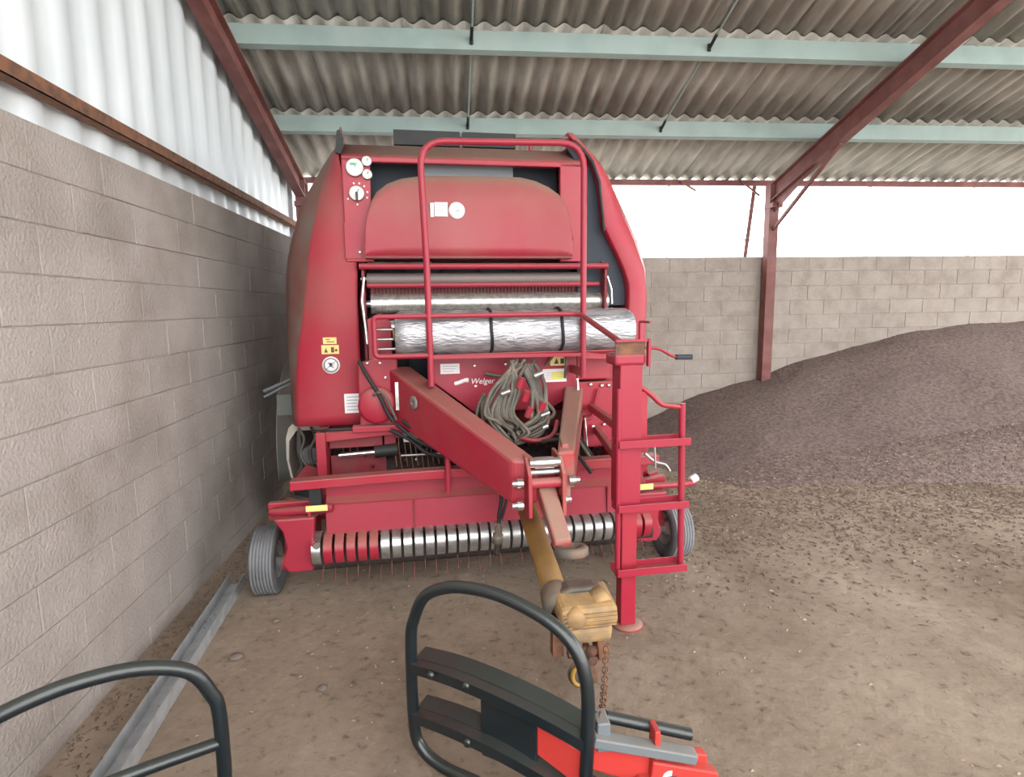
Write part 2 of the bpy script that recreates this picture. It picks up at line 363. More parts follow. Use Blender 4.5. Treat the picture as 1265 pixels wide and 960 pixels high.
# heap of dark grain
def heap_z(x, y):
    import mathutils
    base = [(1.9, 0), (2.3, .02), (2.74, .16), (3.44, .48), (4.38, .74), (4.95, .93), (6.5, 1.3), (8, 1.45), (10, 1.5)]
    zb = 0
    for (a, p), (b_, q) in zip(base, base[1:]):
        if a <= x <= b_: zb = p+(q-p)*(x-a)/(b_-a)
    y0 = 6.6-1.45*min(1, max(0, (x-1.9)/.9))**.7-.35*min(1, max(0, (x-3)/4))
    t = (y-y0)/(7.8-y0)
    if t <= 0: return -.03+t*.3
    s = (t**.85)*.9+.1*min(1, t*6)
    nz = mathutils.noise.noise(Vector((x*1.3, y*1.3, 0)))*.05+mathutils.noise.noise(Vector((x*6, y*6, 3)))*.012+mathutils.noise.noise(Vector((x*22, y*22, 9)))*.006
    return zb*s+nz*min(1, t*3)*min(1, zb*4+.1)
import mathutils
hb = MB(); rows = []
for j in range(91):
    y = 4.6+3.19*j/90
    rows.append([(1.9+8.3*i/220, y, heap_z(1.9+8.3*i/220, y)) for i in range(221)])
hb.grid(rows); ho = hb.obj('grain_heap', 'heap')
tag(ho, 'dark grey brown heap of loose material against the back wall', 'heap', kind='stuff')

# litter of chips and straw at the foot of the heap and under the machine
def litter(name, label, mname, n, seed, fx, sz, cat):
    r = random.Random(seed); b = MB()
    for _ in range(n):
        x, y = fx(r)
        z = max(.001, heap_z(x, y)) if x > 1.95 and y > 4.6 else .001
        l = r.uniform(.4, 1)*sz; wd = l*r.uniform(.12, .5); h = .003+r.random()*.006; a = r.random()*math.pi; c, s_ = math.cos(a), math.sin(a); tl = r.uniform(-.25, .25)*l
        P = [(-l/2, -wd/2), (l/2, -wd/2), (l/2, wd/2), (-l/2, wd/2)]
        b.add([(x+p*c-q*s_, y+p*s_+q*c, z+(tl*(p/l+.5) if tl > 0 else -tl*(.5-p/l))) for p, q in P]+[(x, y, z+h+abs(tl)*.6)], [(0, 1, 4), (1, 2, 4), (2, 3, 4), (3, 0, 4), (3, 2, 1, 0)])
    return tag(b.obj(name, mname), label, cat, kind='stuff')
def f_heap(r):
    while 1:
        x = r.uniform(.9, 6.5); y = 2.7+2.9*r.random()**.8
        if r.random() < min(1, .12+max(0, (y-3.0))/1.6)*(1 if x > 1.3 else .5): return x, y
litter('crumb_litter', 'brown crumbs and chips scattered at the foot of the dark heap', 'crumb', 8200, 3, f_heap, .042, 'litter')
litter('straw_litter', 'pale straw bits scattered in front of the dark heap', 'straw', 1300, 4, f_heap, .032, 'litter')
litter('dust_litter', 'thin scatter of straw bits over the open floor around the baler', 'straw', 420, 5, lambda r: (r.uniform(-1.5, 3.5), 1.6+3.4*r.random()), .022, 'litter')
litter('wall_litter', 'brown crumbs gathered along the foot of the left wall', 'crumb', 800, 6, lambda r: (-1.60+abs(r.gauss(0, .12)), r.uniform(1, 6)), .03, 'litter')
for k, (x, y, s_, lb) in enumerate(((-1.12, 2.86, .035, 'small dark clod on the floor near the left wall, in front of the pickup wheel'), (-.63, 2.56, .026, 'tiny dark clod alone on the bare floor left of the bale gripper'), (-1.02, 3.2, .022, 'small brown clod just in front of the left pickup wheel'))):
    r = random.Random(k); b = MB(); rows = []
    for i in range(5):
        ph = math.pi*i/4; rows.append([(x+s_*math.sin(ph)*math.cos(2*math.pi*j/8)*r.uniform(.8, 1.2) if j < 8 else None, y+s_*math.sin(ph)*math.sin(2*math.pi*j/8), s_*.35+s_*.4*math.cos(ph)) for j in range(8)])
    for rw in rows: rw.append(rw[0])
    b.grid(rows); tag(b.obj('clod', 'stone'), lb, 'clod')
# galvanised channel on the floor by the left wall
t = empty('metal_channel', 'galvanised steel channel lying on the floor along the left wall', 'metal profile', (-1.40, 3.70, 0), rad(-176.5))
MB().box(-.05, .05, 0, 1.75, .0, .006).box(-.05, -.044, 0, 1.75, .006, .07).obj('channel', 'galv', t)
MB().box(.044, .05, 0, 1.75, .006, .07).obj('flange', 'galv', t)

# ------------------------------------------------------------------ the round baler (local: x right, y back, z up)
B = empty('round_baler', 'large red round baler with guard rail, ladder and gauges, parked under the roof', 'baler', (0.15, 4.0, 0), rad(4.5))
def interp(tab, z):
    for (a, p), (b_, q) in zip(tab, tab[1:]):
        if a <= z <= b_: return p+(q-p)*(z-a)/(b_-a)
    return tab[-1][1] if z > tab[-1][0] else tab[0][1]
Z = [.98, 1.05, 1.2, 1.35, 1.5, 1.65, 1.8, 1.9, 2.0, 2.1, 2.2, 2.3, 2.4, 2.48, 2.55, 2.62, 2.7, 2.76, 2.82, 2.87, 2.90]
uinL = list(zip((.98, 1.5, 1.8, 2.0, 2.2, 2.4, 2.55, 2.7, 2.9), (-.75, -.75, -.75, -.74, -.755, -.765, -.79, -.82, -.80)))
ucoL = list(zip((.98, 1.35, 1.5, 1.65, 1.9, 2.1, 2.3, 2.5, 2.7, 2.9), (-1.175, -1.15, -1.13, -1.10, -1.06, -1.03, -.99, -.94, -.88, -.84)))
vco = list(zip((.98, 2.0, 2.2, 2.4, 2.55, 2.7, 2.8, 2.9), (0, 0, .01, .04, .08, .15, .24, .36)))
usL = list(zip((.98, 1.2, 1.5, 1.8, 2.0, 2.15, 2.3, 2.46, 2.61, 2.73, 2.82, 2.9), (-1.235, -1.25, -1.26, -1.255, -1.24, -1.215, -1.17, -1.12, -1.04, -.96, -.90, -.85)))
def side_rows(uin, uco, us, vc, sgn):
    rows = []
    for z in Z:
        ui, uc, u1, v0 = interp(uin, z), interp(uco, z), interp(us, z), interp(vc, z)
        rows.append([(ui, .14, z), (ui, .0+v0*.2, z), (ui+(uc-ui)*.04, -.006+v0*.22, z), (ui+(uc-ui)*.5, -.006+v0*.55, z), (uc+(ui-uc)*.05, -.004+v0, z), (uc, .012+v0, z), (uc+(u1-uc)*.55, .10+v0, z), (u1, .38+v0*.5, z), (u1-sgn*.0, 1.0, z), (u1, 1.8, z), (u1-(u1-ui)*.1, 2.4, z), (u1-(u1-ui)*.6, 2.75, z)])
    return rows
def brown_side(o):  # browner red from the front corner back and along the top
    o.data.materials.append(M['side_brown'])
    for i, p in enumerate(o.data.polygons):
        if i % 11 >= 5 or i // 11 >= 17: p.material_index = 1
MB().grid(side_rows(uinL, ucoL, usL, vco, -1)).obj('side_panel', 'red_dusty', B, solid=.012); C.objects[-1]['label'] = 'dusty left side cover with stickers'; brown_side(C.objects[-1])
uinR = list(zip((.98, 1.84, 1.93, 2.04, 2.18, 2.26, 2.43, 2.59, 2.72, 2.79, 2.90), (1.10, 1.14, 1.13, 1.08, 1.01, .95, .93, .91, .86, .80, .68)))
ucoR = list(zip((.98, 1.2, 1.5, 1.8, 2.0, 2.2, 2.4, 2.6, 2.72, 2.79, 2.9), (1.21, 1.24, 1.26, 1.27, 1.25, 1.17, 1.07, .99, .91, .84, .72)))
usR = list(zip((.98, 1.2, 1.5, 1.8, 2.0, 2.2, 2.3, 2.42, 2.6, 2.72, 2.8, 2.9), (1.24, 1.31, 1.345, 1.345, 1.335, 1.28, 1.23, 1.17, 1.06, .98, .91, .75)))
vcR = list(zip((.98, 2.9), (0, .02)))
MB().grid(side_rows(uinR, ucoR, usR, vcR, 1)).obj('side_panel', 'red', B, solid=.012)['label'] = 'right side cover with curved front edge'
# dark sheet across the void inside the right cover
MB().prism([(.78, 1.75), (1.16, 1.75), (1.15, 1.93), (1.10, 2.04), (1.03, 2.18), (.97, 2.26), (.95, 2.43), (.93, 2.59), (.88, 2.72), (.82, 2.79), (.74, 2.83), (.70, 2.82), (.76, 2.74)], .07, .10).obj('dark_sheet', 'slate', B)
MB().tube([(u-.004, .0, z) for z, u in [(2.85, .73)]+[(z, interp(uinR, z)) for z in (2.82, 2.79, 2.72, 2.59, 2.43, 2.26)]], .012, 6).obj('rubber_edge', 'black', B)
MB().prism([(-.835, 2.73), (-.80, 2.72), (-.785, 2.82), (-.80, 2.87), (-.82, 2.86)], -.0, .03).obj('rubber_edge', 'black', B)
# top cover
top = [(-.015, 2.700), (.06, 2.735), (.22, 2.83), (.40, 2.875), (.8, 2.90), (2.3, 2.88), (2.75, 2.6)]
MB().grid([[(-.80, v, z), (0, v, z), (.80, v, z)] for v, z in top]).obj('top_cover', 'red_dusty', B, solid=.012)
for x0, x1 in ((-.47, .0), (.02, .41)): MB().box(x0, x1, .42, .46, 2.90, 3.0).obj('rubber_flap', 'black', B)
MB().cyl((.52, .42, 2.88), (.52, .42, 2.96), .014).obj('post_stub', 'red', B)
# drum hull
pr = [(.42, 1.1), (.38, 2.0), (.42, 2.5), (.6, 2.72), (1.0, 2.86), (1.9, 2.86), (2.6, 2.5), (2.8, 1.9), (2.6, 1.2), (2.0, .85), (.9, .85)]
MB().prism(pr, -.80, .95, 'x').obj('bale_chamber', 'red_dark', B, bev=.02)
# upper front panel: stiles, header, arched cover, window
fp = MB(); fp.prism([(-.80, 2.05), (-.625, 2.05), (-.625, 2.70), (-.80, 2.70)], -.02, .03); fp.prism([(.625, 2.05), (.80, 2.05), (.80, 2.70), (.625, 2.70)], -.02, .03); fp.box(-.80, .80, -.02, .03, 2.672, 2.705)
fp.obj('front_panel', 'red', B, bev=.006)
MB().prism([(-.80, 2.30), (-.70, 2.16), (-.70, 2.07), (-.80, 2.07)], -.03, -.018).obj('corner_plate', 'red', B)
arch = [(-.675, 2.08), (-.672, 2.20), (-.66, 2.30), (-.635, 2.40), (-.59, 2.48), (-.52, 2.535), (-.43, 2.57), (-.30, 2.59), (0, 2.597), (.35, 2.597), (.45, 2.575), (.54, 2.535), (.61, 2.485), (.655, 2.41), (.68, 2.30), (.69, 2.20), (.69, 2.08)]
ab = MB(); rows = []
for i in range(9):
    k = i/8; mid = (0.0, 2.08)
    row = []
    for x, z in arch:
        zz = 2.08+(z-2.08)*k; xx = x if z > 2.1 else x
        row.append((x, -.10+.075*((zz-2.08)/.52)**1.6 if zz > 2.08 else -.10, zz))
    rows.append(row)
ab.grid(rows); ab.obj('arched_cover', 'cover_red', B, solid=.01)
MB().box(-.675, .69, -.105, .0, 2.066, 2.082).obj('cover_lip', 'red_dark', B)
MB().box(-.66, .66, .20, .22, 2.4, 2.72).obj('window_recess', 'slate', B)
MB().box(-.29, .33, .13, .19, 2.45, 2.70).obj('window_box', 'winblock', B)
MB().cyl((.56, .05, 2.52), (.56, .2, 2.52), .018).obj('pivot_bolt', 'slate', B)
# gauges
for (x, z, r, dk, lb) in ((-.718, 2.632, .055, 'green', 'large pressure gauge at the top left'), (-.642, 2.672, .031, 'ink', 'small upper gauge'), (-.642, 2.592, .031, 'ink', 'small lower gauge'), (-.712, 2.475, .047, 'ink', 'lower dial with a dark knob')):
    g = MB().lathe([(0, r*.9), (0, r), (-.02, r), (-.026, r*.93), (-.022, r*.86)], (x, -.02, z), (0, 1, 0), 22).obj('gauge', 'steel', B); g['label'] = lb
    MB().lathe([(0, 0), (0, r*.88)], (x, -.043, z), (0, 1, 0), 20).obj('dial', 'dial', g)
    n = MB().beam((x, -.046, z), (x+r*.3, -.046, z+r*.55), .003, .004, (0, 1, 0))
    if dk == 'green': n.box(x-r*.5, x+r*.1, -.046, -.044, z+r*.25, z+r*.5)
    if lb.startswith('lower'): n.box(x-.007, x+.007, -.06, -.044, z-.045, z+.005)
    n.obj('needle', dk, g)
for a in (-150, -90, -20, 10, 45, 75, 105): MB().lathe([(0, 0), (0, .0065), (.003, .0065)], (-.712+.066*math.cos(rad(a)), -.024, 2.475+.066*math.sin(rad(a))), (0, 1, 0), 8).obj('pip', 'white', B)
# stickers (flat prints) --------------------------------------------------
def stick(x, z, wd, h, m, y, lb, lines=0, lm='inkg', mark=None):
    s = MB().box(x-wd/2, x+wd/2, y-.002, y, z-h/2, z+h/2).obj('sticker', m, B); s['label'] = lb
    if lines:
        b = MB()
        for i in range(lines):
            zz = z+h/2-h*(i+1)/(lines+1); b.box(x-wd*.38, x+wd*(.38-.1*(i % 3)), y-.003, y-.002, zz-h*.03, zz+h*.03)
        b.obj('print', lm, s)
    return s
def disc(x, z, r, y, lb, m='white'):
    s = MB().lathe([(0, 0), (-.002, 0), (-.002, r), (0, r)], (x, y, z), (0, 1, 0), 24).obj('sticker', m, B); s['label'] = lb; return s
stick(-.243, 2.372, .022, .088, 'white', -.086, 'narrow white sticker strip')
stick(-.185, 2.376, .085, .088, 'white', -.086, 'square white sticker', 4)
s = disc(-.085, 2.370, .053, -.086, 'round white sticker')
MB().beam((-.12, -.090, 2.372), (-.05, -.090, 2.366), .002, .006, (0, 1, 0)).beam((-.10, -.090, 2.355), (-.06, -.090, 2.385), .002, .005, (0, 1, 0)).obj('print', 'inkg', s)
s = stick(-.93, 1.545, .085, .043, 'stk_yel', -.0165, 'yellow sticker upper'); MB().box(-.95, -.90, -.0205, -.0185, 1.535, 1.541).box(-.955, -.93, -.0205, -.0185, 1.55, 1.556).obj('print', 'rust', s)
s = stick(-.93, 1.487, .11, .058, 'stk_yel', -.0165, 'yellow warning sticker'); MB().add([(-.97, -.019, 1.468), (-.945, -.019, 1.468), (-.957, -.019, 1.50)], [(0, 1, 2)]).box(-.925, -.905, -.0205, -.0185, 1.468, 1.503).box(-.90, -.885, -.0205, -.0185, 1.475, 1.49).obj('print', 'rust', s)
s = disc(-.93, 1.385, .057, -.0165, 'round pictogram sticker with crossed out symbol')
MB().tube([(-.93+.044*math.cos(2*math.pi*i/20), -.0205, 1.385+.044*math.sin(2*math.pi*i/20)) for i in range(20)], .0028, 4, True).beam((-.96, -.02, 1.36), (-.90, -.02, 1.41), .003, .006, (0, 1, 0)).beam((-.95, -.02, 1.405), (-.915, -.02, 1.365), .003, .010, (0, 1, 0)).box(-.94, -.925, -.0215, -.0185, 1.375, 1.40).obj('print', 'ink', s)
stick(-.80, 1.125, .115, .13, 'white', -.0165, 'square white sticker at the lower corner', 5)
# rollers and rails between the covers ------------------------------------
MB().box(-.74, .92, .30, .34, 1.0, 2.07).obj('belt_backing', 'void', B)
for k in range(6): MB().box(-.68+k*.262, -.68+k*.262+.235, .27, .29, 1.2, 2.07).obj('belt', 'slate' if k % 2 else 'black', B)
def roller(u0, u1, v, z, r, m, lb, grooves=0):
    o = MB().cyl((u0, v, z), (u1, v, z), r, 20).obj('roller', m, B); o['label'] = lb
    MB().cyl((u0-.04, v, z), (u0, v, z), r*.35).cyl((u1, v, z), (u1+.04, v, z), r*.35).obj('axle', 'steel', o)
    if grooves:
        g = MB(); n = int((u1-u0)/.022)
        for i in range(n):
            x = u0+.011+i*.022; g.lathe([(-.003, r), (-.0015, r+.002), (.0015, r+.002), (.003, r)], (x, v, z), (1, 0, 0), 12)
        g.obj('groove', m, o)['kind'] = 'stuff'
    return o
roller(-.67, -.25, .02, 2.035, .018, 'rollerm', 'thin bright roller top left')
MB().cyl((-.72, -.04, 2.02), (.96, -.04, 2.02), .020, 14).obj('cross_tube', 'red_clean', B)
roller(-.68, .80, .08, 1.945, .040, 'roller_grey', 'dull brown grey roller')
MB().cyl((-.68, .03, 1.90), (.92, .03, 1.90), .016, 12).obj('cross_tube', 'red_clean', B)
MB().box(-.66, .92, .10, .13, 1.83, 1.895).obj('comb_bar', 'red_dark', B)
tm = MB().box(-.004, .004, -.012, 0, -.028, .028).mesh('comb_tooth', 'void')
for i in range(62): inst(tm, 'comb_tooth', B, (-.63+i*.0245, .10, 1.862))
roller(-.66, 1.0, .10, 1.78, .068, 'rollerm', 'large shiny ribbed net roller', 1)
roller(-.60, 1.0, .02, 1.62, .05, 'rollerm', 'lower steel feed roller')
for sx, x in ((-1, -.70), (1, .955)):
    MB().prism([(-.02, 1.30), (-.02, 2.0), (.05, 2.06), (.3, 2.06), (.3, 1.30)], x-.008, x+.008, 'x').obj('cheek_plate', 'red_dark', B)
MB().tube([(-.692, -.05, 1.95), (-.712, -.05, 1.80), (-.695, -.05, 1.60), (-.69, -.06, 1.52)], .009, 8).obj('lever_rod', 'chrome', B)
MB().tube([(.955, -.05, 1.95), (.985, -.05, 1.86), (.99, -.05, 1.76)], .007, 8).obj('lever_rod', 'chrome', B)
MB().prism([(-.64, 1.42), (-.53, 1.42), (-.53, 1.66), (-.60, 1.72), (-.68, 1.68), (-.68, 1.42)], -.12, -.10).obj('tray_bracket', 'red', B, bev=.004)
for z in (1.50, 1.56, 1.62): MB().cyl((-.62, -.3, z), (-.48, -.3, z), .008, 8).obj('spindle_rod', 'steel', B)
# net tray frame
MB().tube(fillet([(-.31, -.45, 1.465), (-.625, -.45, 1.465), (-.625, -.45, 1.70), (.63, -.45, 1.70), (.655, -1.08, 1.56)], [0, .03, .03, .08, 0]), .016, 10).obj('tray_rail', 'red_clean', B)
MB().grid([[(x, v, z) for x in (-.50, 1.0)] for v, z in ((-.16, 1.46), (-.22, 1.445), (-.3, 1.44), (-.38, 1.445), (-.43, 1.465))]).obj('roll_tray', 'red', B, solid=.008)
for x in (-.62, .97): MB().beam((x, -.45, 1.46), (x, -.02, 1.46), .03, .03).obj('tray_arm', 'red', B)
MB().beam((-.31, -.45, 1.455), (.70, -.45, 1.445), .02, .022).obj('tray_edge', 'red_clean', B)
MB().beam((.68, -.40, 1.44), (1.0, -.30, 1.42), .03, .05).obj('tray_edge', 'red', B)
# centre panel with logo
MB().prism([(-.28, 1.43), (.69, 1.43), (.69, 1.18), (.62, 1.12), (.50, 1.06), (.07, 1.06), (-.02, 1.065), (-.10, 1.13), (-.28, 1.27)], -.20, -.17).obj('centre_panel', 'red_clean', B, bev=.006)
MB().prism([(-.20, 1.425), (-.17, 1.445), (-.34, 1.45), (-.34, 1.43)], -.28, .69, 'x').obj('panel_lip', 'red_clean', B)
stick(-.165, 1.355, .125, .066, 'white', -.202, 'white sticker with grey print', 3)
lg = MB().tube(spline([(-.14, -.203, 1.255), (-.11, -.203, 1.262), (-.07, -.203, 1.276), (-.045, -.203, 1.275)]), [.004]+[.014]*12+[.016]*5+[.004], 6).obj('logo_swoosh', 'white', B)
lg.data.transform(Matrix.Scale(.12, 4, (0, 1, 0))); lg.location = (0, -.1785, 0)
text('Welger', 'logo_lettering', 'white', B, (.045, -.202, 1.266), .052, shear=.25)
stick(.56, 1.385, .11, .062, 'stk_yel', -.202, 'yellow warning sticker on the centre panel')
MB().add([(.53, -.2045, 1.365), (.565, -.2045, 1.365), (.548, -.2045, 1.405)], [(0, 1, 2)]).box(.575, .60, -.205, -.204, 1.365, 1.40).obj('print', 'ink', B)
s = stick(.535, 1.288, .165, .088, 'white', -.202, 'white and yellow sticker on the centre panel'); MB().box(.515, .60, -.2045, -.203, 1.262, 1.312).obj('yellow_field', 'stk_bright', s)
b = MB()
for i in range(4): b.box(.475, .60, -.206, -.2052, 1.262+i*.014, 1.265+i*.014)
b.obj('print', 'inkg', s)
bolt = MB().lathe([(0, .0), (-.012, .0), (-.012, .011), (0, .013)], (0, 0, 0), (0, 1, 0), 6).mesh('bolt', 'chrome')
for x, v, z in ((-.005, -.20, 1.37), (.0, -.20, 1.235), (-.58, -.13, 1.305), (-.61, -.13, 1.40), (-.69, -.13, 1.40), (-.66, -.13, 1.10), (-.61, -.13, 1.105), (-.55, -.13, 1.07), (.78, -.22, 1.22), (.86, -.22, 1.21), (.91, -.22, 1.21), (.80, -.22, .93), (.88, -.22, .94), (.68, -.24, 1.26), (-.71, -.02, 2.11), (.20, -.202, 1.375), (-.40, -.03, .72)): inst(bolt, 'bolt', B, (x, v, z))
# left lower gearbox plates
MB().prism([(-.755, .98), (-.50, .98), (-.50, 1.42), (-.60, 1.44), (-.755, 1.40)], -.13, -.05).obj('gear_cover', 'red', B, bev=.01)
MB().lathe([(0, .12), (-.05, .12), (-.06, .10), (-.06, 0)], (-.64, -.13, 1.13), (0, 1, 0), 20).obj('gear_hub', 'red', B)
MB().box(-.75, -.49, -.16, -.12, .955, .975).obj('cover_lip', 'red_dark', B)
MB().tube(spline([(-.74, -.16, 1.42), (-.70, -.19, 1.34), (-.62, -.22, 1.20), (-.58, -.22, 1.10), (-.54, -.24, 1.03)]), .013, 8).obj('cable', 'black', B)
MB().tube(spline([(-.66, -.2, 1.20), (-.60, -.24, 1.22), (-.55, -.24, 1.12), (-.52, -.24, 1.04)]), .009, 8).obj('cable', 'hose', B)
# right lower plates
MB().box(.69, .92, -.20, -.02, 1.25, 1.42).obj('gear_cover', 'red', B, bev=.01)
MB().box(.69, 1.02, -.21, -.10, 1.00, 1.235).obj('bracket_plate', 'red', B, bev=.006)
MB().box(.74, .95, -.20, -.05, .78, 1.00).obj('bracket_plate', 'red', B, bev=.006)
MB().box(.95, 1.2, -.05, .0, 1.0, 1.45).obj('bracket_plate', 'red', B, bev=.006)
MB().tube(fillet([(.83, -.24, 1.19), (.78, -.24, .985), (.68, -.24, .985), (.66, -.24, 1.0)], .03), .011, 8).obj('handle_rod', 'red_clean', B)
MB().tube(spline([(.68, -.25, 1.25), (.68, -.26, 1.14), (.655, -.26, 1.06), (.645, -.26, .99)]), .009, 8).obj('lever_rod', 'chrome', B)
MB().tube(fillet([(.60, -.23, 1.27), (.61, -.23, 1.42), (.53, -.23, 1.44), (.47, -.23, 1.36)], .03), .009, 8).obj('cable', 'hose', B)
# drawbar -----------------------------------------------------------------
db = MB().hexa([(-.57, -.10, 1.02), (-.42, -.04, 1.03), (-.42, -.04, 1.37), (-.57, -.10, 1.37), (.06, -1.13, .735), (.20, -1.16, .74), (.20, -1.16, .975), (.06, -1.13, .975)])
d = db.obj('drawbar', 'red', B, bev=.018); d['label'] = 'dusty red left drawbar beam running forward to the hitch'
MB().prism([(-.52, 1.10), (-.495, 1.10), (-.495, 1.28), (-.52, 1.28)], -.215, -.205).obj('slot_plate', 'steel', d)
MB().lathe([(0, 0), (-.006, 0), (-.006, .04), (0, .045)], (-.41, -.38, 1.17), (.86, .5, 0), 14).obj('slot_plate', 'steel', d)
MB().hexa([(.62, -.16, 1.0), (.76, -.13, 1.0), (.76, -.13, 1.22), (.62, -.16, 1.22), (.30, -1.14, .80), (.40, -1.12, .80), (.40, -1.12, 1.0), (.30, -1.14, 1.0)]).obj('drawbar', 'red_worn', B, bev=.012)
MB().hexa([(.33, -1.16, .76), (.37, -1.16, .76), (.38, -1.08, 1.03), (.34, -1.08, 1.03), (.34, -1.0, .78), (.38, -1.0, .78), (.40, -.95, 1.06), (.36, -.95, 1.06)]).obj('bearing_plate', 'red_worn', B, bev=.01)
MB().box(.10, .36, -1.12, -.98, .76, .90).obj('cross_member', 'red', B, bev=.01)
MB().prism([(-1.02, 1.0), (-1.16, .99), (-1.24, .92), (-1.25, .70), (-1.16, .68), (-1.02, .76)], .125, .145, 'x').obj('clevis_plate', 'red', B, bev=.004)
MB().prism([(-1.02, 1.0), (-1.16, .99), (-1.24, .92), (-1.25, .70), (-1.16, .68), (-1.02, .76)], .30, .32, 'x').obj('clevis_plate', 'red_worn', B, bev=.004)
MB().cyl((.145, -1.18, .965), (.30, -1.18, .965), .024).cyl((.17, -1.18, .965), (.27, -1.18, .965), .030).obj('hitch_pin', 'chrome', B)
MB().cyl((.13, -1.18, .915), (.32, -1.18, .915), .014).obj('hitch_pin', 'steel', B)
MB().cyl((.13, -1.2, .865), (.32, -1.2, .865), .026).obj('cross_tube', 'red', B)
for x, z in ((.105, .87), (.345, .87), (.105, .755), (.30, .77)):
    s_ = -1 if x < .2 else 1
    MB().cyl((x, -1.2, z), (x+.03*s_, -1.2, z), .028, 6).cyl((x+.03*s_, -1.2, z), (x+.055*s_, -1.2, z), .016).obj('hex_nut', 'chrome', B)
# hitch tongue and eye
MB().hexa([(.19, -1.14, .86), (.285, -1.12, .86), (.285, -1.12, .76), (.19, -1.14, .76), (.21, -1.43, .645), (.30, -1.41, .645), (.30, -1.41, .585), (.21, -1.43, .585)]).obj('hitch_tongue', 'red_worn', B, bev=.012)
h = MB().lathe([(-.024, .042), (-.024, .07), (-.015, .08), (.015, .08), (.024, .07), (.024, .042), (-.024, .042)], (.285, -1.45, .605), (0, .15, 1), 24).obj('hitch_eye', 'worn_iron', B)
h['label'] = 'worn hitch eye'
# drive shaft
ds = MB().lathe([(0, .045), (0, .055), (.78, .057)], (.20, -.80, .63), (.0, -.70, -.225), 22).obj('drive_shaft', 'yellow', B); ds['label'] = 'yellow guarded drive shaft with tan joint cover, hanging down in front'
ax = Vector((.0, -.70, -.225)).normalized(); e0 = Vector((.20, -.80, .63))+ax*.76
MB().lathe([(-.08, .058), (-.06, .072), (.02, .080), (.06, .074), (.07, .05)], e0, ax, 20).obj('guard_collar', 'hose', ds)
jc = V(.30, -1.60, .385)
jb = lambda w0, w1, z0, z1, d: MB().hexa([jc+V(-w0, -d, z0), jc+V(w0, -d, z0), jc+V(w1, -d*.9, z1), jc+V(-w1, -d*.9, z1), jc+V(-w0, d, z0+.03), jc+V(w0, d, z0+.03), jc+V(w1, d, z1+.04), jc+V(-w1, d, z1+.04)])
jb(.135, .13, -.035, .055, .095).obj('guard_shell', 'tan', ds, bev=.022)
jb(.105, .115, -.115, -.045, .085).obj('guard_shell', 'tan', ds, bev=.018)
for k in range(4): MB().box(-.12, .12, -.004, .004, -.028+k*.018, -.022+k*.018).obj('guard_ridge', 'tan', ds).location = jc+V(0, -.0945+.001*k, 0)
MB().lathe([(-.045, 0), (-.045, .03), (-.035, .045), (.03, .05), (.04, 0)], jc+V(-.065, -.062, .012), (.15, 1, .1), 18).obj('guard_boss', 'tan', ds)
MB().lathe([(-.045, 0), (-.045, .045), (.03, .05), (.04, .035), (.04, 0)], jc+V(.07, -.005, .045), (-.1, 1, .1), 18).obj('guard_boss', 'tan', ds)
MB().prism([(-.11, -.04), (.10, -.04), (.11, .03), (.07, .045), (-.05, .045), (-.11, .02)], -.04, .05).obj('guard_plate', 'black_hose', ds, bev=.015).location = jc+V(-.01, .055, .055)
for sx in (-.05, .06): MB().hexa([jc+V(sx-.018, -.09, -.20), jc+V(sx+.018, -.09, -.20), jc+V(sx+.022, -.07, -.08), jc+V(sx-.022, -.07, -.08), jc+V(sx-.018, .0, -.20), jc+V(sx+.018, .0, -.20), jc+V(sx+.022, .03, -.08), jc+V(sx-.022, .03, -.08)]).obj('yoke_arm', 'rust', ds, bev=.008)
MB().cyl(jc+V(-.09, -.05, -.17), jc+V(.10, -.05, -.17), .022).cyl(jc+V(0, -.13, -.17), jc+V(0, .03, -.17), .022).obj('joint_cross', 'rust', ds)
MB().lathe([(0, 0), (0, .045), (-.06, .05), (-.10, .042), (-.10, 0)], jc+V(.0, -.06, -.19), (.1, .4, 1), 16).obj('yoke_hub', 'rust', ds)
MB().box(-.15, -.10, -.02, .03, -.20, -.04).obj('yoke_lug', 'rust', ds).location = jc
MB().tube([jc+V(-.055+.035*math.cos(2*math.pi*i/16), -.12, -.235+.045*math.sin(2*math.pi*i/16)) for i in range(16)], .010, 6, True).obj('collar_ring', 'yellow', ds)
MB().tube([jc+V(-.055+.04*math.cos(2*math.pi*i/16), -.10, -.238+.05*math.sin(2*math.pi*i/16)) for i in range(16)], .010, 6, True).obj('collar_ring', 'hose', ds)
# chain from joint cover
lk = [(.012*math.cos(a)*1.0, 0, .02*math.sin(a)) for a in [2*math.pi*i/10 for i in range(10)]]
lm = MB().tube(lk, .003, 5, True).mesh('chain_link', 'rust')
MW = Matrix.Rotation(rad(-4.5), 4, 'Z') @ Matrix.Translation((-.15, -4.0, 0))
c_a = jc+V(.06, -.13, -.11); c_b = MW @ V(.475, 1.76, .375); prev = None; nl = 22
cp = [c_a.lerp(c_b, i/nl)-V(0, 0, .16*4*(i/nl)*(1-i/nl)*.5) for i in range(nl+1)]
for i in range(nl):
    q = (cp[i+1]-cp[i]); o = inst(lm, 'chain_link', ds, (cp[i]+cp[i+1])/2); o.rotation_euler = (q.to_track_quat('Z', 'Y') @ Matrix.Rotation((i % 2)*math.pi/2, 3, 'Z').to_quaternion()).to_euler()
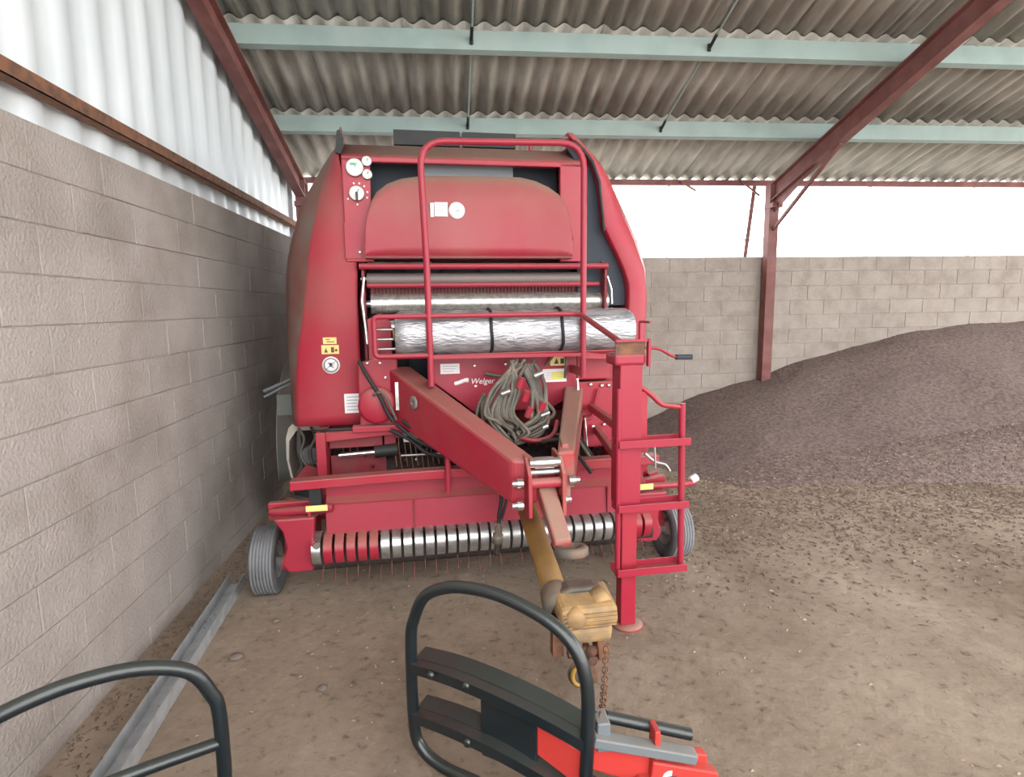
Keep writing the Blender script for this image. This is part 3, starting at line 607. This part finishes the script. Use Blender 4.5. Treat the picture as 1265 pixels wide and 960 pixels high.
# hydraulic hoses in a bundle hung on the drawbar -------------------------
rh = random.Random(11)
for k in range(13):
    a = k/12
    x0 = .20+.10*rh.random(); xl = .02+.17*a; xr = .24+.12*rh.random(); zb = .96+.10*rh.random()
    pts = [(x0-.03, -.50-.05*rh.random(), 1.40+.03*rh.random()), (xl+.06*rh.random(), -.58, 1.26), (xl-.02, -.62, 1.12), (xl+.06, -.64-.06*rh.random(), zb+.03), (.18, -.66, zb-.015), (xr, -.64, zb+.04), (xr+.02, -.60, 1.14), (x0+.08, -.56, 1.28), (x0+.03, -.52, 1.40)]
    MB().tube(spline(pts, 5), .0105+.003*rh.random(), 7).obj('hydraulic_hose', ('hose', 'black_hose', 'hose')[k % 3], B)
for pts in ([(.02, -.45, 1.22), (-.03, -.5, 1.12), (-.04, -.52, .98), (-.03, -.5, .92)], [(.05, -.45, 1.20), (.0, -.5, 1.15), (.01, -.52, 1.0), (.01, -.5, .88)], [(.30, -.55, 1.10), (.38, -.6, 1.07), (.44, -.55, 1.10), (.40, -.5, 1.16)], [(.06, -.25, 1.32), (.2, -.3, 1.30), (.3, -.4, 1.33), (.36, -.35, 1.41)],
            [(.30, -.8, .98), (.40, -.85, 1.0), (.47, -.8, .94), (.60, -.65, .80), (.66, -.6, .72)], [(.58, -.3, 1.02), (.62, -.4, .92), (.68, -.5, .80), (.70, -.55, .72)], [(.62, -.28, 1.0), (.66, -.36, .90), (.72, -.45, .78)], [(-.52, -.28, 1.02), (-.40, -.36, .93), (-.28, -.42, .88), (-.20, -.5, .87)], [(-.48, -.28, 1.04), (-.36, -.36, .96), (-.24, -.42, .90), (-.12, -.5, .86)], [(-.56, -.26, .98), (-.44, -.3, .92), (-.34, -.34, .84), (-.22, -.4, .82)]):
    MB().tube(spline(pts, 6), .0125, 7).obj('hydraulic_hose', 'hose' if pts[0][0] > -.1 and pts[0][2] > 1 else 'black', B)
MB().tube(fillet([(.20, -.68, .985), (.28, -.72, .965), (.40, -.70, .985), (.44, -.62, 1.06)], .06), .014, 8).obj('hose_hook', 'red_clean', B)
for x, z in ((.24, 1.22), (.21, 1.30), (.26, 1.12), (.34, 1.15)): MB().cyl((x, -.60, z-.03), (x+.02, -.61, z+.03), .022, 10).obj('coupler', 'red', B)
for x, z in ((.34, 1.10), (.10, 1.24), (.30, 1.34), (.33, 1.02), (.14, 1.0)): MB().cyl((x, -.63, z), (x+.05, -.64, z+.02), .016, 8).obj('coupler', 'steel', B)
MB().tube(spline([(.035, -.88, .82), (.045, -.90, .70), (.03, -.90, .60), (.03, -.90, .52)]), .011, 8).tube(spline([(.07, -.88, .80), (.075, -.9, .70), (.045, -.9, .58)]), .008, 8).obj('hanging_hose', 'black', B)
MB().lathe([(0, .010), (.03, .016), (.03, .022), (.07, .022), (.07, .030), (.12, .030), (.12, .018), (.19, .014), (.19, 0)], (.03, -.90, .56), (-.1, 0, -1), 12).obj('hose_coupling', 'hose', B)
# handrail cage
MB().tube(fillet([(-.30, -.45, 1.28), (-.305, -.45, 2.0), (-.325, -.45, 2.695), (.655, -.45, 2.715), (.655, -.45, 2.0), (.655, -.45, 1.30)], [0, 0, .15, .15, 0, 0]), .0195, 12).obj('guard_rail', 'red_clean', B)
MB().beam((-.30, -.45, 1.30), (-.29, -.20, 1.25), .03, .05).obj('rail_bracket', 'red', B)
MB().beam((.655, -.45, 1.33), (.655, -.20, 1.33), .03, .05).obj('rail_bracket', 'red', B)
MB().cyl((-.225, -.62, .92), (-.23, -.62, .665), .017).obj('prop_tube', 'red_clean', B)
# support jack
jk = MB().box(.617, .738, -1.19, -1.07, .70, 1.47).obj('support_jack', 'red_clean', B, bev=.006); jk['label'] = 'square support jack post with foot plate and crank'
MB().box(.648, .733, -1.165, -1.085, .02, .72).obj('inner_leg', 'red', jk, bev=.005)
MB().lathe([(0, 0), (0, .085), (.012, .085), (.02, .05), (.02, 0)], (.70, -1.125, 0), (0, 0, 1), 24).obj('foot_plate', 'red_worn', jk)
MB().prism([(.59, 1.47), (.745, 1.47), (.75, 1.565), (.588, 1.565)], -1.19, -1.18).obj('head_inset', 'rust', jk, bev=.003)  # dark brown inset plate where the head is recessed
MB().box(.585, .752, -1.20, -1.05, 1.445, 1.505).obj('head_block', 'red_clean', jk, bev=.015)
MB().beam((.762, -1.20, 1.44), (.762, -1.20, 1.58), .012, .03, (0, 1, 0)).beam((.585, -1.2, 1.572), (.768, -1.2, 1.572), .012, .018, (0, 1, 0)).obj('head_strap', 'red_clean', jk)
MB().tube(fillet([(.76, -1.13, 1.53), (.85, -1.13, 1.525), (.93, -1.13, 1.478), (.97, -1.13, 1.475)], .03), .008, 8).obj('crank', 'red_clean', jk)
MB().cyl((.945, -1.13, 1.476), (1.035, -1.13, 1.474), .014).obj('crank_grip', 'slate', jk)
MB().cyl((.80, -1.0, 1.04), (.80, -1.0, 1.66), .010).cyl((.80, -1.0, 1.66), (.80, -1.13, 1.66), .006).obj('lock_rod', 'red_clean', jk)
MB().box(.75, .79, -1.14, -1.06, .98, 1.30).obj('side_lug', 'red', jk, bev=.004)
# ladder
ld = MB().cyl((.607, -1.20, 1.33), (.612, -1.20, .33), .014).cyl((.968, -1.17, 1.235), (.985, -1.17, .33), .0175).obj('ladder', 'red_clean', B); ld['label'] = 'three step ladder beside the support jack'
for z0, z1 in ((1.045, 1.04), (.705, .70), (.355, .35)):
    MB().box(.60, .99, -1.235, -1.13, z0-.02, z0-.015).box(.60, .99, -1.238, -1.232, z0-.02, z0+.02).box(.60, .99, -1.133, -1.128, z0-.02, z0+.02).obj('step', 'red_clean', ld, bev=.002)
MB().tube(fillet([(.75, -1.12, 1.33), (.80, -1.14, 1.29), (.86, -1.16, 1.23), (.968, -1.17, 1.215)], .02), .014, 8).obj('ladder_arm', 'red', ld)
MB().cyl((.84, -1.12, 1.03), (.85, -1.12, .88), .006).tube(spline([(.84, -1.0, .93), (.90, -1.0, .88), (.96, -1.0, .86), (.99, -1.0, .82)]), .009, 8).obj('cable', 'steel', ld)
# mount arms of jack/ladder back to the frame
MB().beam((.69, -1.08, 1.08), (.80, -.12, 1.06), .04, .05).beam((.69, -1.08, .88), (.85, -.12, .90), .04, .05).obj('jack_arm', 'red', B, bev=.006)
# lower frame behind -----------------------------------------------------
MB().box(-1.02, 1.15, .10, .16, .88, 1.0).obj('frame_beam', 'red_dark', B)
MB().prism([(-.98, .90), (-.44, .935), (-.44, .98), (-.98, .965)], -.16, -.08).obj('frame_beam', 'red', B, bev=.005)
MB().prism([(-.80, .96), (-.44, .96), (-.44, 1.0), (-.80, 1.0)], -.20, -.12).obj('frame_beam', 'red', B, bev=.005)
MB().box(-1.03, -.97, -.20, .6, .40, .97).obj('side_plate', 'red', B, bev=.005)
MB().box(-.96, -.62, -.08, -.06, .84, .93).box(-.96, -.60, -.05, -.03, .56, .78).obj('side_plate', 'red_dark', B)
MB().cyl((-.90, -.12, .80), (-.66, -.12, .81), .016).obj('cylinder_rod', 'chrome', B)
MB().cyl((-.67, -.12, .81), (-.52, -.12, .82), .04).obj('hydraulic_cylinder', 'black', B)
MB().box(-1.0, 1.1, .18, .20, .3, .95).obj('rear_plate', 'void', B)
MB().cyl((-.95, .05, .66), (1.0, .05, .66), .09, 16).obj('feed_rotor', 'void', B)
ft = MB().prism([(-.02, .08), (.02, .08), (.012, .17), (-.004, .19)], -.005, .005, 'x').mesh('rotor_tooth', 'red_dark')
for i in range(36):
    for j in range(2): inst(ft, 'rotor_tooth', B, (-.9+i*.053, .05, .66), (2.1*j+i*.5+3.4, 0, 0))
rg = random.Random(5)
for i in range(9): x = -.62+rg.random()*.5; MB().box(x, x+.05+.05*rg.random(), -.10, -.05, .90-.05*rg.random(), .935).obj('bracket_tab', 'steel' if i % 3 == 0 else 'red_dark', B)
for x0, x1, z in ((.55, .88, .87), (.55, .86, .835), (-.5, .0, .78)): MB().cyl((x0, -.14, z), (x1, -.14, z), .007).obj('tie_rod', 'steel', B)
for i in range(22): x = -.55+i*.035; MB().tube([(x, -.06, .90), (x+.01*rg.random(), -.10, .82), (x+.02, -.16, .72-.04*rg.random())], .004, 5).obj('spring_tine', 'rust', B)
for x in (.62, .66, .73): MB().cyl((x, -.26, 1.0), (x+.015, -.30, .70), .006).obj('control_rod', 'steel', B)
MB().box(.60, .70, -.25, -.10, .72, .98).obj('side_plate', 'red_dark', B)
for x in (.90, 1.02, 1.12): MB().box(x, x+.05, -.30, -.1, .50, .82).obj('bracket_plate', 'red', B, bev=.004)
MB().prism([(.88, .80), (1.0, .80), (1.08, .76), (1.08, .70), (.88, .70)], -.50, -.46).obj('bracket_plate', 'red_clean', B)
for k, pts in enumerate(([(-1.18, .1, .95), (-1.14, .05, .88), (-1.16, .0, .78), (-1.08, -.02, .66)], [(-1.10, .1, .95), (-1.06, .0, .90), (-1.10, -.02, .80), (-1.05, -.02, .62)], [(-1.05, -.1, .96), (-.95, -.18, .985), (-.85, -.18, .985), (-.76, -.16, .98)], [(-1.12, .0, .70), (-1.06, -.05, .74), (-1.04, -.05, .70)])):
    MB().tube(spline(pts, 5), .010, 7).obj('hydraulic_hose', 'black_hose' if k != 2 else 'black', B)
MB().prism([(-1.20, .64), (-1.04, .62), (-1.04, .70), (-1.12, .73)], -.05, .0).obj('bracket_plate', 'red_dark', B)
# pickup ------------------------------------------------------------------
pk = MB().prism([(-1.13, .72), (-1.13, .775), (-.45, .79), (.80, .80), (1.12, .80), (1.12, .745), (.80, .735), (-.45, .735)], -.59, -.50).obj('pickup_beam', 'red', B, bev=.006); pk['label'] = 'upper cross beam of the pickup'
MB().grid([[(x, v, z) for x in (-.945, -.43, .11, .79, 1.06)] for v, z in ((-.47, .735), (-.475, .64), (-.53, .60), (-.545, .43))], False).obj('wind_guard', 'red_clean', B, solid=.006)
MB().beam((-.945, -.533, .605), (1.06, -.533, .60), .006, .006).obj('guard_crease', 'red_clean', B)
for x in (-.43, .11, .79): MB().box(x-.003, x+.003, -.556, -.535, .43, .60).obj('guard_seam', 'red_dark', B)
MB().tube([(-1.26, -.50, .575), (-1.18, -.53, .582), (-.90, -.57, .60)], [.02, .028, .024], 10).obj('guard_tube', 'red_clean', B)
MB().tube([(.92, -.58, .60), (1.30, -.56, .588), (1.385, -.54, .588), (1.40, -.53, .61)], .020, 10).obj('guard_tube', 'red_clean', B)
MB().cyl((1.365, -.54, .602), (1.41, -.53, .622), .026).obj('end_cap', 'white', B)
MB().box(-1.045, -.925, -.608, -.603, .598, .632).obj('sticker', 'stk_yel', B)['label'] = 'yellow sticker on the left guard tube'
MB().box(.985, 1.075, -.606, -.600, .585, .622).obj('sticker', 'stk_yel', B)['label'] = 'yellow sticker on the right guard tube'
MB().box(-1.03, -.965, -.56, -.47, .56, .715).obj('black_bracket', 'black', B)
# stripper bands
def band(m):
    b = MB(); rows = []
    pr = [(-.50, .44), (-.60, .43), (-.645, .395), (-.65, .35), (-.63, .30), (-.585, .255), (-.50, .225)]
    for v, z in pr: rows.append([(-.0245, v, z), (.0245, v, z)])
    b.grid(rows, True)
    for s_ in (-.0245, .0245): b.add([(s_, v, z) for v, z in pr]+[(s_, -.45, .30)], [tuple(range(len(pr)+1))])
    return b.mesh('stripper_band', m)
b_red, b_st = band('red'), band('steel'); PX = 0.0655
for i in range(32):
    m = b_red if i in (1, 2, 3, 4, 5, 30, 31) else b_st
    inst(m, 'stripper_band', B, (-1.0+i*PX, .0, 0))
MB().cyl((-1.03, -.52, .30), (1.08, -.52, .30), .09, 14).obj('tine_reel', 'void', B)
tn = MB().tube([(0, -.55, .28), (0, -.63, .24), (.0, -.66, .20)], .003, 5).mesh('pickup_tine', 'red_dark')
for i in range(31): inst(tn, 'pickup_tine', B, (-1.0+(i+.5)*PX, .0+.02*(i % 2), -.02*(i % 3)))
for sx, x in ((-1, -1.20), (1, 1.10)):
    pp = [(-1.23, .56), (-1.0, .56), (-1.015, .42), (-.985, .37), (-.99, .27), (-1.04, .235), (-1.16, .235), (-1.195, .29), (-1.165, .38), (-1.18, .48)]
    if sx > 0: pp = [(-.05-q[0], q[1]) for q in pp][::-1]
    MB().prism(pp, -.60, -.52).obj('pickup_end_plate', 'red_clean', B, bev=.01)
    MB().box(x+(.16 if sx < 0 else -.12), x+(.175 if sx < 0 else -.105), -.58, -.2, .24, .60).obj('side_plate', 'red', B)
    MB().cyl((x+.07*1-.09*1, -.45, .24), (x+.07, -.45, .24), .05).obj('reel_bearing', 'red', B)
MB().cyl((-1.02, -.60, .41), (-.99, -.66, .41), .02).obj('bolt_head', 'chrome', B)
# gauge wheels
def gwheel(x, v, yawd, lb, sg, r=.207, wd=.16):
    t = MB().lathe([(-wd*.36, r*.55), (-wd*.44, r*.62), (-wd*.5, r*.78), (-wd*.46, r*.93), (-wd*.36, r*.99), (wd*.36, r*.99), (wd*.46, r*.93), (wd*.5, r*.78), (wd*.44, r*.62), (wd*.36, r*.55)], (0, 0, 0), (1, 0, 0), 36).obj('gauge_wheel', 'tyre', B)
    t['label'] = lb; t.location = (x, v, r); t.rotation_euler = (0, 0, rad(yawd))
    tr = MB(); 
    for k in range(7):
        a = -wd*.35+k*wd*.7/6; q = wd*.042; tr.lathe([(a-q, r*.985), (a-q, r), (a+q, r), (a+q, r*.985)], (0, 0, 0), (1, 0, 0), 36)
    tr.obj('tread_rib', 'tread', t)['kind'] = 'stuff'
    MB().lathe([(-wd*.36, r*.56), (-wd*.30, r*.50), (-.02, r*.42), (-.02, .05), (-.05, .045), (-.05, 0)], (0, 0, 0), (1, 0, 0), 20).lathe([(wd*.36, r*.56), (wd*.30, r*.50), (.02, r*.42), (.02, .05), (.05, .045), (.05, 0)], (0, 0, 0), (1, 0, 0), 20).obj('rim', 'steel', t)
    MB().beam((-sg*.02, 0, 0), (-sg*.16, 0, .0), .04, .04).obj('stub_axle', 'steel', t)
gwheel(-1.335, -.31, -2, 'grey dusty pickup gauge wheel on the left', -1)
gwheel(1.335, -.33, 3, 'grey pickup gauge wheel on the right behind the ladder', 1)
MB().beam((-1.20, -.33, .22), (-1.16, -.35, .60), .03, .08).obj('wheel_arm', 'red', B, bev=.005)
MB().beam((1.25, -.33, .22), (1.18, -.35, .62), .03, .08).obj('wheel_arm', 'red', B, bev=.005)
MB().beam((-1.28, -.45, .57), (-1.0, -.45, .57), .05, .10).obj('wheel_arm', 'red', B, bev=.005)
MB().beam((1.0, -.45, .57), (1.22, -.45, .60), .05, .06).obj('wheel_arm', 'red', B, bev=.005)
# main wheels, axle, fenders
for sx, x in ((-1, -1.19), (1, 1.22)):
    r = .60; wd = .42
    t = MB().lathe([(-wd*.36, r*.52), (-wd*.46, r*.66), (-wd*.5, r*.82), (-wd*.44, r*.94), (-wd*.2, r*.985), (wd*.2, r*.985), (wd*.44, r*.94), (wd*.5, r*.82), (wd*.46, r*.66), (wd*.36, r*.52)], (0, 0, 0), (1, 0, 0), 44).obj('main_wheel', 'tyre', B)
    t.location = (x, 1.3, r)
    MB().lathe([(-wd*.36, r*.53), (-.08, r*.45), (-.05, r*.2), (-.08, 0)], (0, 0, 0), (1, 0, 0), 24).lathe([(wd*.36, r*.53), (.08, r*.45), (.05, r*.2), (.08, 0)], (0, 0, 0), (1, 0, 0), 24).obj('rim', 'cream', t)
    lg_ = MB().hexa([(-.2, -.02, r-.03), (-.01, -.05, r-.03), (-.01, -.05, r+.004), (-.2, -.02, r+.004), (-.2, .03, r-.03), (-.01, .0, r-.03), (-.01, .0, r+.004), (-.2, .03, r+.004)])
    lme = lg_.mesh('tyre_lug', 'tyre')
    for k in range(22):
        inst(lme, 'tyre_lug', t, (0, 0, 0), (2*math.pi*k/22, 0, 0)); o = inst(lme, 'tyre_lug', t, (0, 0, 0), (2*math.pi*(k+.5)/22, 0, math.pi)); o.rotation_euler = (2*math.pi*(k+.5)/22, 0, 0); o.location = (.21, 0, 0)
    # fender: arc band with a down-turned rim
    pts = [(1.3-.72*math.cos(rad(a)), .60+.72*math.sin(rad(a))) for a in range(-12, 120, 8)]
    fd = MB().grid([[(x-.24, v, z), (x+.22, v, z)] for v, z in pts]).obj('fender', 'fendergrey', B, solid=.012)
    MB().grid([[(x-.24*1, v, z), (x-.24, v+(1.3-v)*.07, z-(z-.6)*.07)] for v, z in pts]).obj('fender_rim', 'cream', fd, solid=.012)
MB().cyl((-1.0, 1.3, .60), (1.1, 1.3, .60), .06).obj('axle', 'red_dark', B)
MB().box(-1.36, -1.24, .35, .37, 1.0, 1.15).obj('light_board', 'fendergrey', B); 
MB().tube([(-1.44, .34, 1.18), (-1.30, .30, 1.24), (-1.2, .28, 1.28)], .012, 8).tube([(-1.44, .34, 1.14), (-1.30, .30, 1.21), (-1.2, .28, 1.25)], .010, 8).obj('board_arm', 'barmetal', B)
MB().cyl((-1.10, .0, .78), (-1.10, .05, .78), .06, 18).obj('pulley', 'tyre', B)
MB().prism([(-1.25, .95), (-1.22, .98), (-1.0, .96), (-1.0, .93), (-1.20, .93), (-1.25, .86), (-1.26, .72), (-1.24, .60), (-1.255, .60), (-1.275, .74), (-1.27, .88)], .12, .42).obj('inner_fender', 'cream', B)
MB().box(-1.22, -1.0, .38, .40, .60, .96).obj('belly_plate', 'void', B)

# ------------------------------------------------------------------ film wrapped net roll lying in the tray
NR = empty('net_roll', 'long silver film wrapped net roll lying in the tray across the front of the baler', 'net roll', tuple(Vector((.15, 4.0, 0))+Matrix.Rotation(rad(4.5), 3, 'Z') @ Vector((.26, -.29, 1.59))), rad(4.5))
rn = random.Random(2); rows = []; n = 28; K = 40
for i in range(K+1):
    x = -.765+1.53*i/K; rr = .140+.003*rn.random()
    if i == 0 or i == K: rr = .118
    rows.append([(x, (rr+.002*rn.random())*math.cos(2*math.pi*j/n), (rr+.002*rn.random())*math.sin(2*math.pi*j/n)) for j in range(n)])
for rw in rows: rw.append(rw[0])
rb = MB().grid(rows)
rb.obj('wrapped_roll', 'film', NR)
for x, s_ in ((-.767, -1), (.767, 1)):
    MB().lathe([(0, .04), (0, .118)], (x, 0, 0), (1, 0, 0), 28).obj('roll_end', 'film', NR)
    MB().lathe([(0, .040), (s_*.012, .040), (s_*.012, .032), (0, .032), (-s_*.05, 0)], (x, 0, 0), (1, 0, 0), 18).obj('core_tube', 'tan', NR)
for x in (-.18, .27):
    MB().tube([(x+.004*math.sin(j), .147*math.cos(2*math.pi*j/24), .147*math.sin(2*math.pi*j/24)) for j in range(24)], .011, 6, True).obj('strap', 'black', NR)

# ------------------------------------------------------------------ bale gripper in front (local x along hoop, -y towards viewer)
GA = Vector((-.17, 2.07, 0)); gang = math.atan2(-.551, .834)
G = empty('bale_gripper', 'black tubular bale gripper with red arm standing in front of the baler', 'bale gripper', tuple(GA), gang)
def hoop(parent):
    MB().tube(fillet([(.012, 0, .024), (.0, 0, .79), (.70, 0, .80), (.70, 0, .024)], [0, .30, .27, 0], 10), .0235, 14).obj('hoop_tube', 'gripblack', parent)
hp = [(-.005, 0, .16), (-.005, 0, .50), (.015, 0, .60), (.07, 0, .705), (.19, 0, .765), (.33, 0, .780), (.45, 0, .765), (.57, 0, .726), (.65, 0, .665), (.693, 0, .56), (.70, 0, .40), (.692, 0, .20), (.68, 0, .10), (.62, 0, .035), (.5, 0, .022), (.25, 0, .022), (.115, 0, .03), (.03, 0, .07)]
def cspline(p, n=4):
    q = [Vector(x) for x in p]; k = len(q); out = []
    for i in range(k):
        a, b_, c, d_ = q[i-1], q[i], q[(i+1) % k], q[(i+2) % k]
        for j in range(n):
            t = j/n; out.append(.5*((2*b_)+(c-a)*t+(2*a-5*b_+4*c-d_)*t*t+(-a+3*b_-3*c+d_)*t**3))
    return out
MB().tube(cspline(hp), .0225, 14, True).obj('hoop_tube', 'gripblack', G)
def bar(zl, zm, zr, name='cross_bar'):
    pts = [(.0, -.0, zl), (.18, -.025, zm), (.38, -.035, zm-.006), (.57, -.02, (zm+zr)/2), (.70, .0, zr)]
    sp = spline(pts, 5); rows = []
    for p in sp: rows.append([p+V(0, -.02, .02), p+V(0, -.02, -.022), p+V(0, .03, -.022), p+V(0, .03, .02), p+V(0, -.02, .02)])
    return MB().grid(rows, False).obj(name, 'gripblack', G, bev=.004)
bar(.405, .43, .335); bar(.20, .225, .12)
def rib(z0, z1, z2):   # flat rear flange seen above each bar
    rows = []
    for p in spline([(.0, .02, z0-.004), (.18, .0, z1-.004), (.38, -.01, z1-.009), (.57, .005, (z1+z2)/2-.004), (.70, .02, z2-.004)], 5): rows.append([p, p+V(0, .065, .012)])
    return MB().grid(rows, False).obj('bar_flange', 'gripblack', G, solid=.01)
rib(.425, .45, .355); rib(.22, .245, .14)
MB().box(.30, .52, -.01, .03, .15, .40).obj('pivot_plate', 'gripblack', G, bev=.006)
MB().prism([(.50, .36), (.69, .29), (.69, .16), (.50, .235)], .0, .03).obj('arm_plate', 'grip_red', G, bev=.004)
for x, z in ((.27, .44), (.12, .435), (.27, .222)): MB().lathe([(0, 0), (-.012, 0), (-.012, .014), (0, .016)], (x, -.050, z), (0, 1, 0), 6).obj('bolt', 'gripblack', G)
# parts right of the hoop, built in world axes
GW = Matrix.Rotation(-gang, 4, 'Z') @ Matrix.Translation(-GA)
def gobj(mb, name, m, bev=0, lb=None, parent=None):
    mb.v = [tuple(GW @ Vector(p)) for p in mb.v]; o = mb.obj(name, m, parent or G, bev=bev)
    if lb: o['label'] = lb
    return o
gobj(MB().beam((.44, 1.72, .325), (.785, 1.70, .245), .05, .035), 'arm_beam', 'barmetal', .005, 'grey upper edge of the red arm')
gobj(MB().hexa([(.42, 1.74, .20), (.84, 1.72, .04), (.84, 1.72, .225), (.42, 1.74, .315), (.42, 1.78, .20), (.84, 1.76, .04), (.84, 1.76, .225), (.42, 1.78, .315)]), 'arm_plate', 'grip_red', .006, 'red side plate of the gripper arm')
gobj(MB().hexa([(.62, 1.70, .0), (.90, 1.68, .0), (.86, 1.68, .19), (.64, 1.70, .235), (.62, 1.74, .0), (.90, 1.72, .0), (.86, 1.72, .19), (.64, 1.74, .235)]), 'arm_foot', 'grip_red', .006)
gobj(MB().cyl((.50, 1.78, .355), (.79, 1.75, .285), .020).cyl((.44, 1.78, .37), (.50, 1.78, .355), .012), 'hydraulic_cylinder', 'gripblack', 0)
gobj(MB().cyl((.49, 1.80, .34), (.66, 1.79, .30), .012), 'cylinder_rod', 'steel')
gobj(MB().box(.455, .50, 1.72, 1.80, .27, .375), 'cylinder_lug', 'barmetal', .005)
gobj(MB().box(.645, .665, 1.70, 1.76, .27, .345).box(.643, .670, 1.69, 1.71, .25, .29), 'red_clip', 'grip_red', .004)
s = gobj(MB().lathe([(0, 0), (.003, 0), (.003, .028), (0, .028)], (.70, 1.697, .175), (0, -1, 0), 20), 'sticker', 'white', 0, 'white oval sticker on the red arm')
gobj(MB().box(.68, .72, 1.691, 1.693, .178, .183).box(.685, .712, 1.691, 1.693, .166, .171), 'print', 'ink', parent=s)
# cross beam and the second arm of the gripper at the left
gobj(MB().beam((-1.1, 1.30, .10), (.86, 1.45, .10), .16, .16), 'main_beam', 'gripblack', .01, 'black cross beam carrying both gripper arms')
gobj(MB().beam((.60, 1.50, .10), (.66, 1.75, .10), .12, .14), 'arm_mount', 'grip_red', .01)
gobj(MB().beam((.3, 1.45, .10), (.42, 1.72, .10), .10, .14), 'arm_mount', 'gripblack', .01)
c0 = Vector((-.775, 1.80, 0)); dr = Vector((-.84, -.42, 0)).normalized()
lp = [c0+dr*p[0]+V(0, 0, p[2]*.86 if True else 0) for p in [(.70-q[0], 0, q[2]) for q in hp]]
gobj(MB().tube([p for p in cspline([c0+dr*(q[0]+.0)+V(0, 0, q[2]*.90+.002) for q in [(-.0, 0, .16)]+[(x, y, z) for x, y, z in hp[1:]]])], .0225, 12, True), 'hoop_tube', 'gripblack')
for z in (.36, .20): gobj(MB().tube(spline([c0+dr*0+V(0, 0, z), c0+dr*.3+V(.0, -.03, z+.02), c0+dr*.68+V(0, 0, z-.04)]), .02, 8), 'cross_bar', 'gripblack')
gobj(MB().beam(c0+dr*.35+V(0, 0, .08), (-.98, 1.30, .10), .10, .12), 'arm_mount', 'gripblack', .01)
